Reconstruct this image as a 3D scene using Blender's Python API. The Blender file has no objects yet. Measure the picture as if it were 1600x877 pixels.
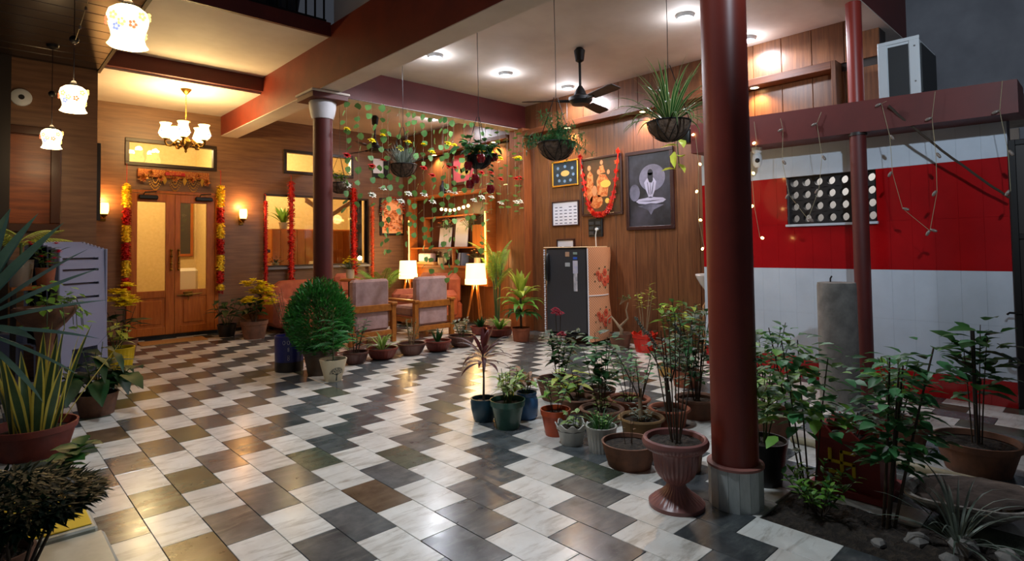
import bpy, math, random
from math import sin, cos, pi, radians, sqrt, atan2
from mathutils import Vector, Matrix

# ------------------------------------------------------------------ scene, camera, world, light
sc = bpy.context.scene
col = sc.collection
rnd = random.Random(11)

cam_d = bpy.data.cameras.new('camera'); cam = bpy.data.objects.new('camera', cam_d); col.objects.link(cam)
FPX, CX, CY, CAMZ = 900.25, 800.0, 356.65, 1.22
RC = Matrix(((0.72879006, -0.68458370, -0.01449828),
             (0.01297245, 0.03497364, -0.99930404),
             (0.68461431, 0.72809478, 0.03436917)))            # world -> camera (x right, y down, z forward)
cam_d.sensor_fit = 'HORIZONTAL'; cam_d.sensor_width = 36.0
cam_d.lens = FPX * 36.0 / 1600.0
cam_d.shift_y = (CY - 438.5) / 1600.0
cam_d.clip_start = 0.05; cam_d.clip_end = 100
_rw = RC.transposed()
_m = Matrix((( _rw[0][0], -_rw[0][1], -_rw[0][2]), (_rw[1][0], -_rw[1][1], -_rw[1][2]), (_rw[2][0], -_rw[2][1], -_rw[2][2]))).to_4x4()
_m.translation = (0, 0, CAMZ)
cam.matrix_world = _m
sc.camera = cam

def lin(c):
    r = []
    for v in c[:3]:
        v = v / 255.0
        r.append(v / 12.92 if v <= 0.04045 else ((v + 0.055) / 1.055) ** 2.4)
    return (r[0], r[1], r[2], 1.0)

w = bpy.data.worlds.new('night'); sc.world = w; w.use_nodes = True
w.node_tree.nodes['Background'].inputs[0].default_value = (0.13, 0.145, 0.18, 1)
w.node_tree.nodes['Background'].inputs[1].default_value = 0.22
sc.view_settings.view_transform = 'Standard'; sc.view_settings.look = 'None'
sc.view_settings.exposure = 0.25; sc.view_settings.gamma = 1.0; sc.view_settings.use_curve_mapping = False
try:
    sc.cycles.sample_clamp_indirect = 4.0; sc.cycles.caustics_reflective = False; sc.cycles.caustics_refractive = False
    sc.cycles.max_bounces = 8; sc.cycles.transparent_max_bounces = 12
except Exception: pass

def light(name, kind, loc, power, colr, size=0.05, rot=None, spot=None, blend=0.5, parent=None, shape=None):
    d = bpy.data.lights.new(name, kind); d.energy = power; d.color = colr
    if kind == 'AREA':
        d.size = size
        if shape: d.shape = 'RECTANGLE'; d.size, d.size_y = shape
    else: d.shadow_soft_size = size
    if kind == 'SPOT': d.spot_size = radians(spot or 120); d.spot_blend = blend
    o = bpy.data.objects.new(name, d); col.objects.link(o); o.location = loc
    if rot: o.rotation_euler = rot
    if parent: o.parent = parent
    return o
COOL = (0.80, 0.88, 1.0); WHITE = (0.86, 0.90, 1.0); WARM = (1.0, 0.62, 0.26); AMBER = (1.0, 0.48, 0.14); GOLD = (1.0, 0.72, 0.32)
# courtyard lamp high on the house behind the photographer: throws the shadows on the striped wall
light('courtyard_lamp', 'SPOT', (1.7, -0.25, 3.1), 250, (0.74, 0.87, 1.0), 0.05, (radians(91), 0, radians(-62)), 98, .9)
light('floor_fill_light', 'SPOT', (1.3, 2.4, 4.6), 300, (0.80, 0.90, 1.0), 0.2, (0, 0, 0), 90, .7)  # added fill from overhead to brighten the foreground tiles, not a fixture of the house

# ------------------------------------------------------------------ mesh builder
class G:
    def __init__(s): s.v = []; s.f = []; s.m = []; s.cur = 0
    def add(s, vs, fs):
        b = len(s.v); s.v.extend([tuple(v) for v in vs])
        for f in fs: s.f.append(tuple(i + b for i in f)); s.m.append(s.cur)
        return s
    def mat(s, i): s.cur = i; return s
    def box(s, x0, x1, y0, y1, z0, z1, bev=0.0):
        if bev <= 0:
            return s.add([(x0,y0,z0),(x1,y0,z0),(x1,y1,z0),(x0,y1,z0),(x0,y0,z1),(x1,y0,z1),(x1,y1,z1),(x0,y1,z1)],
                  [(0,3,2,1),(4,5,6,7),(0,1,5,4),(1,2,6,5),(2,3,7,6),(3,0,4,7)])
        b = min(bev, (x1-x0)*.49, (y1-y0)*.49, (z1-z0)*.49)
        vs = []; idx = {}
        for i, x in enumerate((x0, x1)):
            for j, y in enumerate((y0, y1)):
                for k, z in enumerate((z0, z1)):
                    sx, sy, sz = (b if i == 0 else -b), (b if j == 0 else -b), (b if k == 0 else -b)
                    for a, p in enumerate(((x, y+sy, z+sz), (x+sx, y, z+sz), (x+sx, y+sy, z))):
                        idx[(i,j,k,a)] = len(vs); vs.append(p)
        fs = []
        I = lambda i,j,k,a: idx[(i,j,k,a)]
        fs += [(I(0,0,0,0),I(0,0,1,0),I(0,1,1,0),I(0,1,0,0)),(I(1,0,0,0),I(1,1,0,0),I(1,1,1,0),I(1,0,1,0)),
               (I(0,0,0,1),I(1,0,0,1),I(1,0,1,1),I(0,0,1,1)),(I(0,1,0,1),I(0,1,1,1),I(1,1,1,1),I(1,1,0,1)),
               (I(0,0,0,2),I(0,1,0,2),I(1,1,0,2),I(1,0,0,2)),(I(0,0,1,2),I(1,0,1,2),I(1,1,1,2),I(0,1,1,2))]
        for k in (0,1):
            for j in (0,1): fs.append((I(0,j,k,1),I(1,j,k,1),I(1,j,k,2),I(0,j,k,2)))
            for i in (0,1): fs.append((I(i,0,k,0),I(i,1,k,0),I(i,1,k,2),I(i,0,k,2)))
        for i in (0,1):
            for j in (0,1): fs.append((I(i,j,0,0),I(i,j,1,0),I(i,j,1,1),I(i,j,0,1)))
        for i in (0,1):
            for j in (0,1):
                for k in (0,1): fs.append((I(i,j,k,0),I(i,j,k,1),I(i,j,k,2)))
        return s.add(vs, fs)
    def tube(s, pts, r, n=6, cap=True):
        pts = [Vector(p) for p in pts]; rs = r if isinstance(r, (list, tuple)) else [r]*len(pts)
        vs = []; prev = None
        for i, p in enumerate(pts):
            t = (pts[min(i+1, len(pts)-1)] - pts[max(i-1, 0)])
            if t.length < 1e-9: t = Vector((0,0,1))
            t.normalize()
            if prev is None:
                a = Vector((1,0,0)) if abs(t.x) < .8 else Vector((0,1,0))
                u = t.cross(a).normalized()
            else:
                u = prev - t*prev.dot(t)
                u = u.normalized() if u.length > 1e-6 else t.orthogonal().normalized()
            prev = u; v = t.cross(u)
            for k in range(n):
                a = 2*pi*k/n; vs.append(p + (u*cos(a) + v*sin(a))*rs[i])
        fs = []
        for i in range(len(pts)-1):
            for k in range(n): fs.append((i*n+k, i*n+(k+1)%n, (i+1)*n+(k+1)%n, (i+1)*n+k))
        if cap:
            fs.append(tuple(range(n))[::-1]); fs.append(tuple((len(pts)-1)*n + k for k in range(n)))
        return s.add(vs, fs)
    def lathe(s, prof, n=24, c=(0,0,0), mod=None, cap0=True, cap1=True):
        vs = []; fs = []
        for j, (r, z) in enumerate(prof):
            for k in range(n):
                a = 2*pi*k/n; q = (1.0, 0.0)
                if mod: q = mod(j, a)
                vs.append((c[0]+r*q[0]*cos(a), c[1]+r*q[0]*sin(a), c[2]+z+q[1]))
        for j in range(len(prof)-1):
            for k in range(n): fs.append((j*n+k, j*n+(k+1)%n, (j+1)*n+(k+1)%n, (j+1)*n+k))
        if cap0: fs.append(tuple(range(n))[::-1])
        if cap1: fs.append(tuple((len(prof)-1)*n+k for k in range(n)))
        return s.add(vs, fs)
    def ball(s, c, r, n=8, m=5, sq=(1,1,1)):
        vs = [(c[0], c[1], c[2]-r*sq[2])]; fs = []
        for j in range(1, m):
            p = -pi/2 + pi*j/m
            for k in range(n):
                a = 2*pi*k/n; vs.append((c[0]+r*sq[0]*cos(p)*cos(a), c[1]+r*sq[1]*cos(p)*sin(a), c[2]+r*sq[2]*sin(p)))
        vs.append((c[0], c[1], c[2]+r*sq[2])); L = len(vs)-1
        for k in range(n):
            fs.append((0, 1+(k+1)%n, 1+k)); fs.append((L, 1+(m-2)*n+k, 1+(m-2)*n+(k+1)%n))
        for j in range(m-2):
            for k in range(n): fs.append((1+j*n+k, 1+j*n+(k+1)%n, 1+(j+1)*n+(k+1)%n, 1+(j+1)*n+k))
        return s.add(vs, fs)
    def blade(s, p, d, up, L, W, droop=0.3, n=3, fold=0.15, shape=0.8):
        """one leaf from p along d, width profile ovate"""
        d = Vector(d).normalized(); up = Vector(up); x = d.cross(up)
        if x.length < 1e-4: x = d.orthogonal()
        x.normalize(); z = x.cross(d)
        vs = []; fs = []; p = Vector(p)
        for i in range(n+1):
            t = i/n; c = p + d*(L*t) - z*(droop*L*t*t)
            ww = W*0.5*sin(pi*min(1, max(0.04, t))**shape) if i < n else W*0.02
            vs += [c - x*ww + z*(fold*ww), c, c + x*ww + z*(fold*ww)]
        for i in range(n):
            fs += [(3*i, 3*i+1, 3*i+4, 3*i+3), (3*i+1, 3*i+2, 3*i+5, 3*i+4)]
        return s.add(vs, fs)
    def strap(s, p, az, el, L, W, bend=1.5, n=7, base=0.6, fold=0.25, edge=None):
        """long narrow leaf that arches over: bend = total elevation lost; edge = margin material index"""
        p = Vector(p); step = L/n; vs = []; hx = Vector((cos(az), sin(az), 0)); x = Vector((-sin(az), cos(az), 0))
        c = p.copy()
        for i in range(n+1):
            t = i/n; e = el - bend*t*t
            d = hx*cos(e) + Vector((0,0,sin(e))); nz = -hx*sin(e) + Vector((0,0,cos(e)))
            ww = W*0.5*(base + (1-base)*min(1, t*3))*(1 - max(0, (t-.45)/.55)**1.6) + W*0.01
            if edge is None: vs += [c-x*ww+nz*fold*ww, c, c+x*ww+nz*fold*ww]
            else: vs += [c-x*ww+nz*fold*ww, c-x*ww*.6+nz*fold*ww*.5, c+x*ww*.6+nz*fold*ww*.5, c+x*ww+nz*fold*ww]
            c = c + d*step
        k = 3 if edge is None else 4
        m0 = s.cur
        for j in range(k-1):
            s.cur = edge if (edge is not None and j != 1) else m0
            b = len(s.v)
            if j == 0: s.v.extend([tuple(q) for q in vs]); b0 = b
            for i in range(n):
                s.f.append((b0+k*i+j, b0+k*i+j+1, b0+k*(i+1)+j+1, b0+k*(i+1)+j)); s.m.append(s.cur)
        s.cur = m0
        return s
    def mesh(s, name, mats, smooth=True, ang=40):
        me = bpy.data.meshes.new(name); me.from_pydata(s.v, [], s.f)
        for m in (mats if isinstance(mats, (list, tuple)) else [mats]): me.materials.append(m)
        if max(s.m, default=0) > 0: me.polygons.foreach_set('material_index', s.m)
        if smooth:
            me.polygons.foreach_set('use_smooth', [True]*len(s.f))
            if ang < 180: me.set_sharp_from_angle(angle=radians(ang))
        me.update(); return me
    def obj(s, name, mats, parent=None, loc=None, smooth=True, ang=40, kind=None, label=None):
        o = bpy.data.objects.new(name, s.mesh(name, mats, smooth, ang)); col.objects.link(o)
        if parent: o.parent = parent
        if loc: o.location = loc
        if kind: o['kind'] = kind
        if label: o['label'] = label
        return o
def inst(name, me, parent=None, loc=(0,0,0), rot=None, scale=None, mat=None):
    o = bpy.data.objects.new(name, me); col.objects.link(o)
    if parent: o.parent = parent
    if mat is not None: o.matrix_basis = mat
    else:
        o.location = loc
        if rot: o.rotation_euler = rot
        if scale is not None: o.scale = scale if isinstance(scale, (list, tuple)) else (scale,)*3
    return o
def tag(o, label, cat, group=None):
    o['label'] = label; o['category'] = cat
    if group: o['group'] = group
    return o
def thing(name, label, cat, loc=(0,0,0), rz=0, group=None):
    o = bpy.data.objects.new(name, None); o.empty_display_size = .05; col.objects.link(o)
    o.location = loc; o.rotation_euler = (0, 0, rz); return tag(o, label, cat, group)
def struct(o): o['kind'] = 'structure'; return o
def copy_tree(o, parent=None):
    c = o.copy(); col.objects.link(c); c.parent = parent
    for ch in list(o.children): copy_tree(ch, c)
    return c

# ------------------------------------------------------------------ materials
MATS = {}
def mat(name, c, rough=0.6, metal=0.0, c2=None, nscale=8.0, stretch=(1,1,1), bump=0.0, emit=0.0, ecol=None, sss=0, spec=0.5, world=False, detail=4.0, trans=0.0, contrast=(0.35,0.65), bscale=None, coat=0.0, isl=0.0):
    if name in MATS: return MATS[name]
    m = bpy.data.materials.new(name); m.use_nodes = True; nt = m.node_tree; N = nt.nodes; Lk = nt.links
    b = N['Principled BSDF']; b.inputs['Base Color'].default_value = lin(c); b.inputs['Roughness'].default_value = rough
    b.inputs['Metallic'].default_value = metal; b.inputs['Specular IOR Level'].default_value = spec
    if coat: b.inputs['Coat Weight'].default_value = coat; b.inputs['Coat Roughness'].default_value = .08
    if emit: b.inputs['Emission Color'].default_value = lin(ecol or c); b.inputs['Emission Strength'].default_value = emit
    if trans: b.inputs['Transmission Weight'].default_value = trans
    if c2 is not None or bump:
        if world: g = N.new('ShaderNodeNewGeometry'); src = g.outputs['Position']
        else: g = N.new('ShaderNodeTexCoord'); src = g.outputs['Object']
        mp = N.new('ShaderNodeMapping'); mp.inputs['Scale'].default_value = stretch; Lk.new(src, mp.inputs['Vector'])
        no = N.new('ShaderNodeTexNoise'); no.inputs['Scale'].default_value = nscale; no.inputs['Detail'].default_value = detail; no.inputs['Roughness'].default_value = .62
        Lk.new(mp.outputs[0], no.inputs['Vector'])
        if c2 is not None:
            r = N.new('ShaderNodeValToRGB'); r.color_ramp.elements[0].position, r.color_ramp.elements[1].position = contrast
            r.color_ramp.elements[0].color = lin(c); r.color_ramp.elements[1].color = lin(c2)
            Lk.new(no.outputs[0], r.inputs[0]); Lk.new(r.outputs[0], b.inputs['Base Color'])
            if isl:
                gi = N.new('ShaderNodeNewGeometry'); oi = N.new('ShaderNodeObjectInfo')
                ad = N.new('ShaderNodeMath'); ad.operation = 'ADD'; Lk.new(gi.outputs['Random Per Island'], ad.inputs[0]); Lk.new(oi.outputs['Random'], ad.inputs[1])
                fr = N.new('ShaderNodeMath'); fr.operation = 'FRACT'; Lk.new(ad.outputs[0], fr.inputs[0])
                mr = N.new('ShaderNodeMapRange'); mr.inputs[3].default_value = 1-isl; mr.inputs[4].default_value = 1+isl; Lk.new(fr.outputs[0], mr.inputs[0])
                hs = N.new('ShaderNodeHueSaturation'); Lk.new(r.outputs[0], hs.inputs['Color']); Lk.new(mr.outputs[0], hs.inputs['Value']); Lk.new(hs.outputs[0], b.inputs['Base Color'])
        if bump:
            src2 = no
            if bscale:
                src2 = N.new('ShaderNodeTexNoise'); src2.inputs['Scale'].default_value = bscale; src2.inputs['Detail'].default_value = 5; Lk.new(mp.outputs[0], src2.inputs['Vector'])
            bp = N.new('ShaderNodeBump'); bp.inputs['Strength'].default_value = bump; bp.inputs['Distance'].default_value = .02
            Lk.new(src2.outputs[0], bp.inputs['Height']); Lk.new(bp.outputs[0], b.inputs['Normal'])
    MATS[name] = m; return m
def leafmat(name, c, c2, rough=.45, tr=0.25):
    """leaf: principled mixed with a little translucency, tone differs from leaf to leaf"""
    if name in MATS: return MATS[name]
    m = mat(name, c, rough, c2=c2, nscale=6, world=True, isl=.3, spec=.4)
    nt = m.node_tree; N = nt.nodes; b = N['Principled BSDF']; out = N['Material Output']
    t = N.new('ShaderNodeBsdfTranslucent'); t.inputs[0].default_value = lin(c2)
    mx = N.new('ShaderNodeMixShader'); mx.inputs[0].default_value = tr
    nt.links.new(b.outputs[0], mx.inputs[1]); nt.links.new(t.outputs[0], mx.inputs[2]); nt.links.new(mx.outputs[0], out.inputs[0])
    return m
def glassmat(name, tint=(255,255,255), rough=0.02):
    m = bpy.data.materials.new(name); m.use_nodes = True; nt = m.node_tree; N = nt.nodes
    for n in list(N):
        if n.type == 'BSDF_PRINCIPLED': N.remove(n)
    t = N.new('ShaderNodeBsdfTransparent'); t.inputs[0].default_value = lin(tint)
    g = N.new('ShaderNodeBsdfGlossy'); g.inputs['Roughness'].default_value = rough
    f = N.new('ShaderNodeFresnel'); f.inputs[0].default_value = 1.5
    mx = N.new('ShaderNodeMixShader'); nt.links.new(f.outputs[0], mx.inputs[0]); nt.links.new(t.outputs[0], mx.inputs[1]); nt.links.new(g.outputs[0], mx.inputs[2])
    nt.links.new(mx.outputs[0], N['Material Output'].inputs[0]); MATS[name] = m; return m
def marble(name, ramp, scale, rough, vein, veincol, isl=.12):
    m = mat(name, ramp[0], rough, c2=ramp[1], nscale=scale, world=True, detail=6, isl=isl, contrast=(.3,.7))
    nt = m.node_tree; N = nt.nodes; Lk = nt.links; b = N['Principled BSDF']
    src = b.inputs['Base Color'].links[0].from_socket
    g = N.new('ShaderNodeNewGeometry'); wv = N.new('ShaderNodeTexNoise'); wv.inputs['Scale'].default_value = 1.0; wv.inputs['Detail'].default_value = 6; wv.inputs['Roughness'].default_value = .7; wv.inputs['Distortion'].default_value = .6; mpv = N.new('ShaderNodeMapping'); mpv.inputs['Rotation'].default_value = (0,0,.75); mpv.inputs['Scale'].default_value = (3.5,16,1)
    oi = N.new('ShaderNodeObjectInfo'); ad = N.new('ShaderNodeVectorMath'); ad.operation = 'ADD'
    ml = N.new('ShaderNodeMath'); ml.operation = 'MULTIPLY'; ml.inputs[1].default_value = 37.0; Lk.new(oi.outputs['Random'], ml.inputs[0])
    Lk.new(g.outputs['Position'], ad.inputs[0]); Lk.new(ml.outputs[0], ad.inputs[1]); Lk.new(ad.outputs[0], mpv.inputs['Vector']); Lk.new(mpv.outputs[0], wv.inputs['Vector'])
    r = N.new('ShaderNodeValToRGB'); r.color_ramp.elements[0].position = .50; r.color_ramp.elements[0].color = (0,0,0,1); r.color_ramp.elements[1].position = .70; r.color_ramp.elements[1].color = (vein,)*3+(1,)
    Lk.new(wv.outputs[0], r.inputs[0])
    mx = N.new('ShaderNodeMix'); mx.data_type = 'RGBA'; mx.inputs[7].default_value = lin(veincol)
    Lk.new(r.outputs[0], mx.inputs[0]); Lk.new(src, mx.inputs[6]); Lk.new(mx.outputs[2], b.inputs['Base Color'])
    no = N.new('ShaderNodeTexNoise'); no.inputs['Scale'].default_value = 14; Lk.new(g.outputs['Position'], no.inputs['Vector'])
    mr = N.new('ShaderNodeMapRange'); mr.inputs[3].default_value = rough*.7; mr.inputs[4].default_value = rough*1.6; Lk.new(no.outputs[0], mr.inputs[0]); Lk.new(mr.outputs[0], b.inputs['Roughness'])
    return m

M_white = marble('marble_white', ((226,226,220),(202,198,190)), 5, .20, .8, (150,140,126))
M_black = marble('marble_black', ((58,64,68),(92,97,99)), 7, .19, .5, (120,124,118), isl=.3)
M_brown = marble('marble_brown', ((74,58,44),(98,80,62)), 7, .19, .3, (130,112,90), isl=.2)
M_green = marble('marble_green', ((56,66,58),(92,100,84)), 6, .19, .8, (38,44,40), isl=.2)
M_grout = mat('grout', (120,112,100), .9)
M_ceil = mat('ceiling_paint', (214,204,194), .75, c2=(200,188,178), nscale=1.5, world=True)
M_maroon = mat('maroon_paint', (94,29,24), .55, c2=(82,25,21), nscale=3, world=True, bump=.05)
M_orange = mat('red_oxide_paint', (126,44,22), .5, c2=(108,36,20), nscale=3, world=True)
M_redtile = mat('red_tile', (172,16,20), .16, c2=(158,14,18), nscale=3, world=True, coat=.3)
M_whitetile = mat('white_tile', (206,216,228), .16, c2=(196,206,218), nscale=3, world=True, coat=.3)
M_woodR = mat('laminate_vertical', (130,82,50), .36, c2=(96,58,36), nscale=5, stretch=(9,9,.55), world=True, detail=7, isl=.1)
M_woodB = mat('laminate_horizontal', (134,98,70), .42, c2=(106,74,54), nscale=4, stretch=(.5,.5,7), world=True, detail=7)
M_woodDoor = mat('door_teak', (186,106,40), .32, c2=(160,84,28), nscale=6, stretch=(6,6,.6), detail=6)
M_woodChair = mat('chair_teak', (176,108,40), .4, c2=(146,84,28), nscale=8, stretch=(2,2,2), detail=5)
M_woodShelf = mat('shelf_oak', (176,98,40), .4, c2=(150,80,30), nscale=6, stretch=(1,1,8), world=True)
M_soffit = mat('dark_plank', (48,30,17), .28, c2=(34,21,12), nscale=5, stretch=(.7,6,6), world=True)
M_dark = mat('dark_brown', (34,24,18), .5)
M_frame = mat('bronze_frame', (52,40,30), .35, metal=.3)
M_blackpl = mat('black_plastic', (18,18,20), .4)
M_iron = mat('black_iron', (22,20,20), .5, metal=.4)
M_brass = mat('antique_brass', (170,128,52), .3, metal=.9, c2=(110,78,28), nscale=14)
M_gold = mat('gold_trim', (214,160,60), .3, metal=.8)
M_chrome = mat('chrome', (190,190,190), .2, metal=1)
M_steel = mat('steel', (150,150,150), .35, metal=.8)
M_terra = mat('terracotta', (150,82,52), .8, c2=(122,66,44), nscale=7, bump=.15)
M_terradk = mat('old_terracotta', (130,88,66), .85, c2=(96,68,54), nscale=8, bump=.2)
M_terrared = mat('red_clay', (128,52,38), .55, c2=(104,42,34), nscale=6)
M_brownpl = mat('brown_plastic', (100,62,52), .4, c2=(82,50,44), nscale=5)
M_mustard = mat('mustard_clay', (132,98,52), .75, c2=(96,72,44), nscale=7, bump=.15)
M_urn = mat('mauve_urn', (142,92,86), .35, c2=(126,80,74), nscale=5)
M_soil = mat('soil', (40,33,27), .95, c2=(68,57,46), nscale=40, bump=1.0, contrast=(.45,.7))
M_stone = mat('base_marble', (196,200,196), .35, c2=(170,176,172), nscale=8, stretch=(3,3,1), isl=.1)
M_cement = mat('cement', (136,132,126), .9, c2=(108,104,100), nscale=9, bump=.3)
M_mud = mat('dry_mud', (96,82,72), .95, c2=(66,56,50), nscale=7, bump=.6)
M_greenpot = mat('green_glaze', (58,96,82), .25, c2=(44,78,68), nscale=5)
M_tealpot = mat('teal_glaze', (30,62,76), .3, c2=(24,50,62), nscale=5)
M_bluepot = mat('blue_glaze', (62,104,150), .3, c2=(48,84,128), nscale=5)
M_orangepot = mat('orange_plastic', (196,74,22), .35, c2=(160,72,40), nscale=3)
M_whitepot = mat('chalk_white_pot', (206,204,196), .5, c2=(178,176,168), nscale=7)
M_redpot = mat('red_plastic', (214,42,22), .35)
M_yellowpot = mat('yellow_plastic', (214,186,20), .35)
M_cream = mat('cream_ceramic', (214,200,168), .5)
M_bluebin = mat('blue_tin', (24,34,110), .35)
M_creamfab = mat('cream_cloth', (222,192,150), .8)
M_mauve = mat('mauve_fabric', (180,150,148), .85, c2=(164,132,130), nscale=14, bump=.1)
M_salmon = mat('salmon_fabric', (176,98,72), .8, c2=(156,82,60), nscale=10, bump=.1)
M_fridge = mat('fridge_grey', (62,62,66), .35, c2=(54,54,58), nscale=20, stretch=(20,20,.5))
M_plchair = mat('grey_blue_plastic', (132,138,166), .45)
M_ac = mat('ac_white', (214,220,224), .4)
M_black = M_black
M_charcoal = mat('charcoal_panel', (44,46,48), .6)
M_coir = mat('coir', (122,98,80), .95, c2=(84,66,54), nscale=30, bump=1)
M_yellowpaint = mat('yellow_paint', (226,190,24), .5)
M_pvc = mat('pvc_pipe', (170,160,130), .5)
M_sink = mat('sink_ceramic', (228,228,232), .15)
M_wire = mat('clear_wire', (150,140,110), .5)
M_bulboff = mat('bulb_off', (120,108,100), .25)
M_bulbon = mat('bulb_on', (255,214,140), .3, emit=14, ecol=(255,206,120))
M_led = mat('led_disc', (255,255,255), .3, emit=16, ecol=(226,232,255))
M_spot = mat('spot_lens', (255,230,180), .3, emit=18, ecol=(255,208,140))
M_strip = mat('led_strip', (255,200,110), .3, emit=5, ecol=(255,184,84))
M_shadewarm = mat('lamp_shade_cloth', (255,226,160), .8, emit=3.2, ecol=(255,214,128))
M_shadeglass = mat('milk_glass', (255,240,200), .3, emit=4.0, ecol=(255,216,140))
M_pendglass = mat('pendant_glass', (255,244,220), .25, emit=3.4, ecol=(255,226,172))
M_petalprint = mat('painted_flower_red', (200,80,50), .4, emit=1.6, ecol=(236,120,80))
M_petalprint2 = mat('painted_flower_yellow', (220,170,50), .4, emit=2.0, ecol=(236,200,110))
M_petalprint3 = mat('painted_flower_blue', (110,130,190), .4, emit=1.3, ecol=(150,160,210))
M_sconce = mat('sconce_glass', (255,220,150), .3, emit=6, ecol=(255,196,100))
M_glass = glassmat('window_glass', (250,248,240))
M_roomwall = mat('room_wall', (232,212,164), .8, c2=(222,200,150), nscale=20)
M_cab = mat('cabinet_orange', (214,128,48), .5, c2=(196,112,40), nscale=5, stretch=(8,8,.5))
M_curtain = mat('dark_curtain', (66,56,54), .9)
M_marigoldY = mat('marigold_yellow', (252,226,50), .7, c2=(246,206,30), nscale=30, isl=.2)
M_marigoldR = mat('marigold_red', (206,26,14), .7, c2=(176,16,10), nscale=30, isl=.2)
M_tinsel = mat('tinsel_red', (224,40,18), .5, c2=(196,26,12), nscale=30, isl=.3)
M_orangeflw = mat('orange_petals', (238,110,50), .7, c2=(226,80,36), nscale=30, isl=.2)
M_peach = mat('peach_petals', (238,180,130), .7, c2=(226,150,100), nscale=30, isl=.2)
M_whiteflw = mat('white_petals', (232,230,214), .7)
M_pinkflw = mat('pink_petals', (212,56,88), .6, c2=(190,40,70), nscale=20, isl=.2)
M_yelflw = mat('yellow_petals', (255,240,50), .6, c2=(250,222,30), nscale=20, isl=.15)
M_redflw = mat('red_petals', (196,24,20), .6)
M_apple = mat('apple_red', (140,14,26), .2, coat=.4)
M_paper = mat('paper_white', (226,226,234), .6)
M_ink = mat('ink_grey', (70,72,96), .7)
M_jute = mat('jute_mat', (178,128,66), .95, c2=(150,104,50), nscale=60, bump=.5)
M_glitter = mat('glitter_gold', (214,150,70), .35, metal=.5, c2=(160,40,24), nscale=90, contrast=(.45,.55))
L_green = leafmat('leaf_green', (34,78,34), (58,110,48))
L_dark = leafmat('leaf_dark', (20,52,26), (38,78,38))
L_rose = leafmat('leaf_rose', (52,112,66), (86,148,90))
L_light = leafmat('leaf_light', (92,150,52), (130,176,70))
L_lime = leafmat('leaf_lime', (146,172,52), (186,196,84))
L_var = leafmat('leaf_variegated', (110,160,80), (198,206,140))
L_blue = leafmat('leaf_bluegreen', (58,100,100), (90,132,130))
L_maroon = leafmat('leaf_maroon', (66,26,30), (100,46,46))
L_bronze = leafmat('leaf_bronze', (110,72,40), (150,100,50))
L_thuja = leafmat('leaf_thuja', (30,100,38), (62,146,56), tr=.15)
L_gray = leafmat('leaf_greygreen', (92,108,96), (130,140,126))
L_snake = leafmat('leaf_snake', (36,62,40), (64,90,58))
L_snakee = leafmat('leaf_snake_edge', (176,166,60), (206,196,90))
L_silk = leafmat('leaf_silk', (62,122,66), (116,164,90))
M_stem = mat('stem_brown', (74,58,40), .8, c2=(54,42,30), nscale=12)
M_stemg = mat('stem_green', (70,90,46), .7)
M_stempale = mat('stem_pale', (150,128,100), .8)
# ------------------------------------------------------------------ the setting
def sbox(name, dims, m, bev=0.0, parent=None):
    o = G().box(*dims, bev).obj(name, m, parent, smooth=False)
    if not parent: struct(o)
    return o
# --- floor: slab, staircase-bonded marble tiles
floor = sbox('floor', (-1.2, 6.06, -1.0, 9.49, -.14, -.012), M_grout)
TA, TB, TX, TY = .19914, .35636, .5920, 3.4916
BED = (TX+10*TA, TX+12*TA, 1.16)
tiles = []
for k in range(-8, 28):
    x0, x1 = TX+k*TA, TX+(k+1)*TA
    if x1 > 6.05: x1 = 6.05
    if x1-x0 < .02: continue
    for n in range(-30, 22):
        v0 = -.5*k + n
        y1 = TY - v0*TB; y0 = y1 - TB
        y0c, y1c = max(y0, -.9), min(y1, 9.485)
        if 9 < k < 12: y0c = max(y0c, BED[2])
        if y1c - y0c < .03: continue
        c = RC @ Vector(((x0+x1)/2, (y0c+y1c)/2, -CAMZ))
        vis = 0
        if c.z > .3:
            px, py = CX+FPX*c.x/c.z, CY+FPX*c.y/c.z
            if -60 < px < 1660 and py < 930: vis = 1/c.z
        h = rnd.random()
        m = (M_white if n % 2 else {(0,2): M_brown, (1,0): M_green, (2,-2): M_green, (6,1): M_black}.get((k, n), M_brown if h < .04 else M_green if h < .16 else M_black))
        tiles.append((vis, x0, x1, y0c, y1c, m, abs((x1-x0)-TA) < 1e-6 and abs((y1c-y0c)-TB) < 1e-6))
tiles.sort(key=lambda t: -t[0])
tmesh = {}; rest = G(); rmats = [M_white, M_black, M_brown, M_green]; nt = 0
for vis, x0, x1, y0, y1, m, full in tiles:
    g = .0012
    if vis > 0 and nt < 298:
        nt += 1; cx, cy = (x0+x1)/2, (y0+y1)/2; hx, hy = (x1-x0)/2-g, (y1-y0)/2-g
        key = (m.name, round(hx, 4), round(hy, 4))
        if key not in tmesh: tmesh[key] = G().box(-hx, hx, -hy, hy, -.012, 0, .0015).mesh('tile', m, False)
        inst('tile', tmesh[key], floor, (cx, cy, 0))
    else:
        rest.mat(rmats.index(m)).box(x0+g, x1-g, y0+g, y1-g, -.012, 0, .0015)
rest.obj('tile_field', rmats, floor, smooth=False, kind='stuff')

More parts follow.
